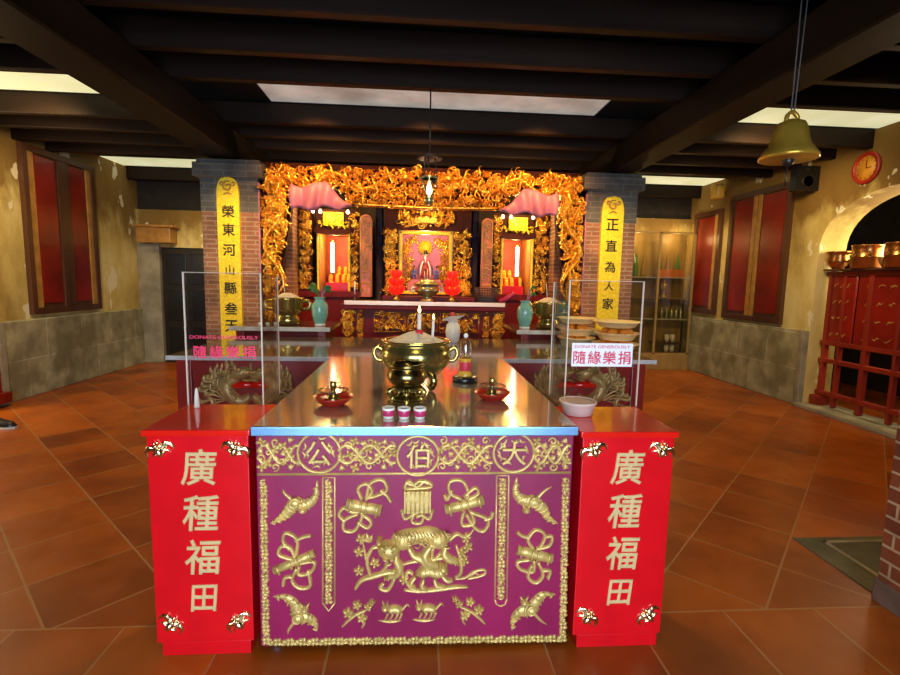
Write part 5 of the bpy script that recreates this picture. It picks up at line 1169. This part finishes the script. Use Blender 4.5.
b = MB(); b.lathe([(.05, 0), (.05, .03), (.02, .05), (.018, .12), (.04, .15), (.055, .20), (.055, .25), (.001, .24)], (4.24, YC+.12, 1.239), 20); b.build('cup_body', M['bell'], o2)
b = MB(); b.ball((4.24, YC+.12, 1.239+.275), .03); b.build('finial', M['bell'], o2)
for k, x in enumerate((4.14, 4.24, 4.33, 4.42, 4.50, 4.58)):
    b = MB(); b.lathe([(.025, 0), (.03, .02), (.03, .12), (.014, .15), (.014, .19), (.001, .19)], (x, YC+.14, .879), 14); tag(b.build('glass_bottle', M['greenbronze']), '%s from left of the dim bottles on the cabinet shelf under the trophy' % ('first', 'second', 'third', 'fourth', 'fifth', 'sixth')[k], 'bottle', 'bottles in the cabinet')
for k, (x, z) in enumerate(((4.36, .296), (4.46, .296), (4.36, .47), (4.46, .47))):
    b = MB(); b.lathe([(.025, 0), (.04, .05), (.042, .12), (.036, .13), (.001, .10)], (x, YC+.13, z), 18); tag(b.build('pale_jar', M['porcelain']), '%s pale jar at the bottom of the display cabinet' % ('lower left', 'lower right', 'upper left', 'upper right')[k], 'jar', 'pale jars in the cabinet')
b = MB(); b.box(4.12, YC+.03, .445, 4.62, 8.31, .468); tag(b.build('jar_riser', M['brown']), 'dark riser board under the upper pale jars in the cabinet', 'riser')

# ================================================================== light
def area(name, loc, look, sx, sy, power, col):
    l = bpy.data.lights.new(name, 'AREA'); l.shape = 'RECTANGLE'; l.size = sx; l.size_y = sy; l.energy = power; l.color = col
    o = bpy.data.objects.new(name, l); COL.objects.link(o); o.location = loc
    o.rotation_euler = (Vector(look)-Vector(loc)).to_track_quat('-Z', 'Y').to_euler(); return o
def point(name, loc, power, col, r=.05):
    l = bpy.data.lights.new(name, 'POINT'); l.energy = power; l.color = col; l.shadow_soft_size = r
    o = bpy.data.objects.new(name, l); COL.objects.link(o); o.location = loc; return o
def spot(name, loc, look, power, col, ang=1.6, blend=.6, r=.06):
    l = bpy.data.lights.new(name, 'SPOT'); l.energy = power; l.color = col; l.spot_size = ang; l.spot_blend = blend; l.shadow_soft_size = r
    o = bpy.data.objects.new(name, l); COL.objects.link(o); o.location = loc
    o.rotation_euler = (Vector(look)-Vector(loc)).to_track_quat('-Z', 'Y').to_euler(); return o
WARM, COOL, AMB = (1, .44, .12), (.62, .78, 1), (1, .72, .34)
area('doorway_daylight', (0, -2.6, 1.15), (0, 2, .45), 3.4, 2.2, 120, COOL).data.spread = 1.9
area('left_archway_fill', (-4.9, 4.6, 1.4), (4, 6, 1.2), 1.5, 1.8, 60, (1, .84, .50))  # added warm fill from the archway to brighten the opposite wall
area('right_archway_fill', (5.6, 4.6, 2.1), (-4, 6, 1.0), 1.4, .7, 40, (1, .82, .48))  # added fill for the side walls; the doorway behind the gate is dark
for x in (-3.3, 3.3): spot('side_wall_fill', (x, 4.6, 2.90), (x*1.4, 6.8, .9), 150, AMB, 2.2, .9, .2)  # added unseen spots that brighten the side walls
for x in (-3.2, 3.3): spot('aisle_fill', (x, 3.2, 2.9), (x, 3.6, 0), 85, (1, .66, .26), 2.3, 1, .25)  # added unseen fill that warms the floor at both sides
spot('table_fill', (.05, 3.45, 2.9), (.05, 3.3, .9), 130, AMB, 1.9, 1, .12)  # added unseen spot to warm and brighten the things on the tables
spot('entrance_fill', (0, .6, 2.9), (0, 1.6, 0), 45, AMB, 2.5, 1, .25)  # added unseen fill for the near pillar and the table front
for x in (-1.45, 1.55): spot('offering_fill', (x, 3.3, 2.86), (x, 4.2, .95), 75, AMB, 1.1, .9, .05)  # added unseen spots that lift the tubs and raised side tables
for x in (-1.0, .08, 1.2): spot('arch_lamp', (x, 4.45, 2.88), (x, 5.35, 2.25), 125, WARM, 1.7, .8, .04)
for x in (-1.5, 1.68): spot('pillar_lamp', (x*1.03, 3.9, 2.84), (x*1.28, 5.3, 1.5), 150, (1, .72, .30), .95, .8, .05)  # added unseen spots that brighten the lettered boards
for x in (-2.6, 3.6): spot('back_fill', (x*1.1, 6.9, 2.9), (x*1.2, 8.3, 1.0), 80, AMB, 1.9, .9, .1)  # added unseen fill for the cabinet and the back left corner
for x in (3.7, 4.4): point('cabinet_fill', (x, 8.12, 2.24), 5, AMB, .04)  # added unseen points that make the cabinet contents readable
point('central_shrine_lamp', (.10, 6.12, 1.96), 9, (1, .72, .42), .04)
for x in (-1.0, 1.21): point('side_shrine_lamp', (x, 6.12, 1.93), 9, (1, .60, .22), .04); point('plaque_lamp', (x, 5.80, 2.20), 3, (1, .78, .40), .02)
for x in (-1.05, .1, 1.25): point('bay_fill', (x, 5.66, 2.34), 16, (1, .62, .22), .03)  # added unseen fill that lights the carving on the shrine front
W = bpy.data.worlds.new('World'); S.world = W; W.use_nodes = True
bg = W.node_tree.nodes['Background']; bg.inputs[0].default_value = (.5, .6, .8, 1); bg.inputs[1].default_value = .02

vs = S.view_settings; vs.view_transform = 'Standard'; vs.look = 'None'; vs.gamma = 1; vs.exposure = 0.0; vs.use_curve_mapping = False
S.cycles.max_bounces = 8; S.cycles.transparent_max_bounces = 24; S.cycles.use_denoising = True
S.cycles.sample_clamp_indirect = 6
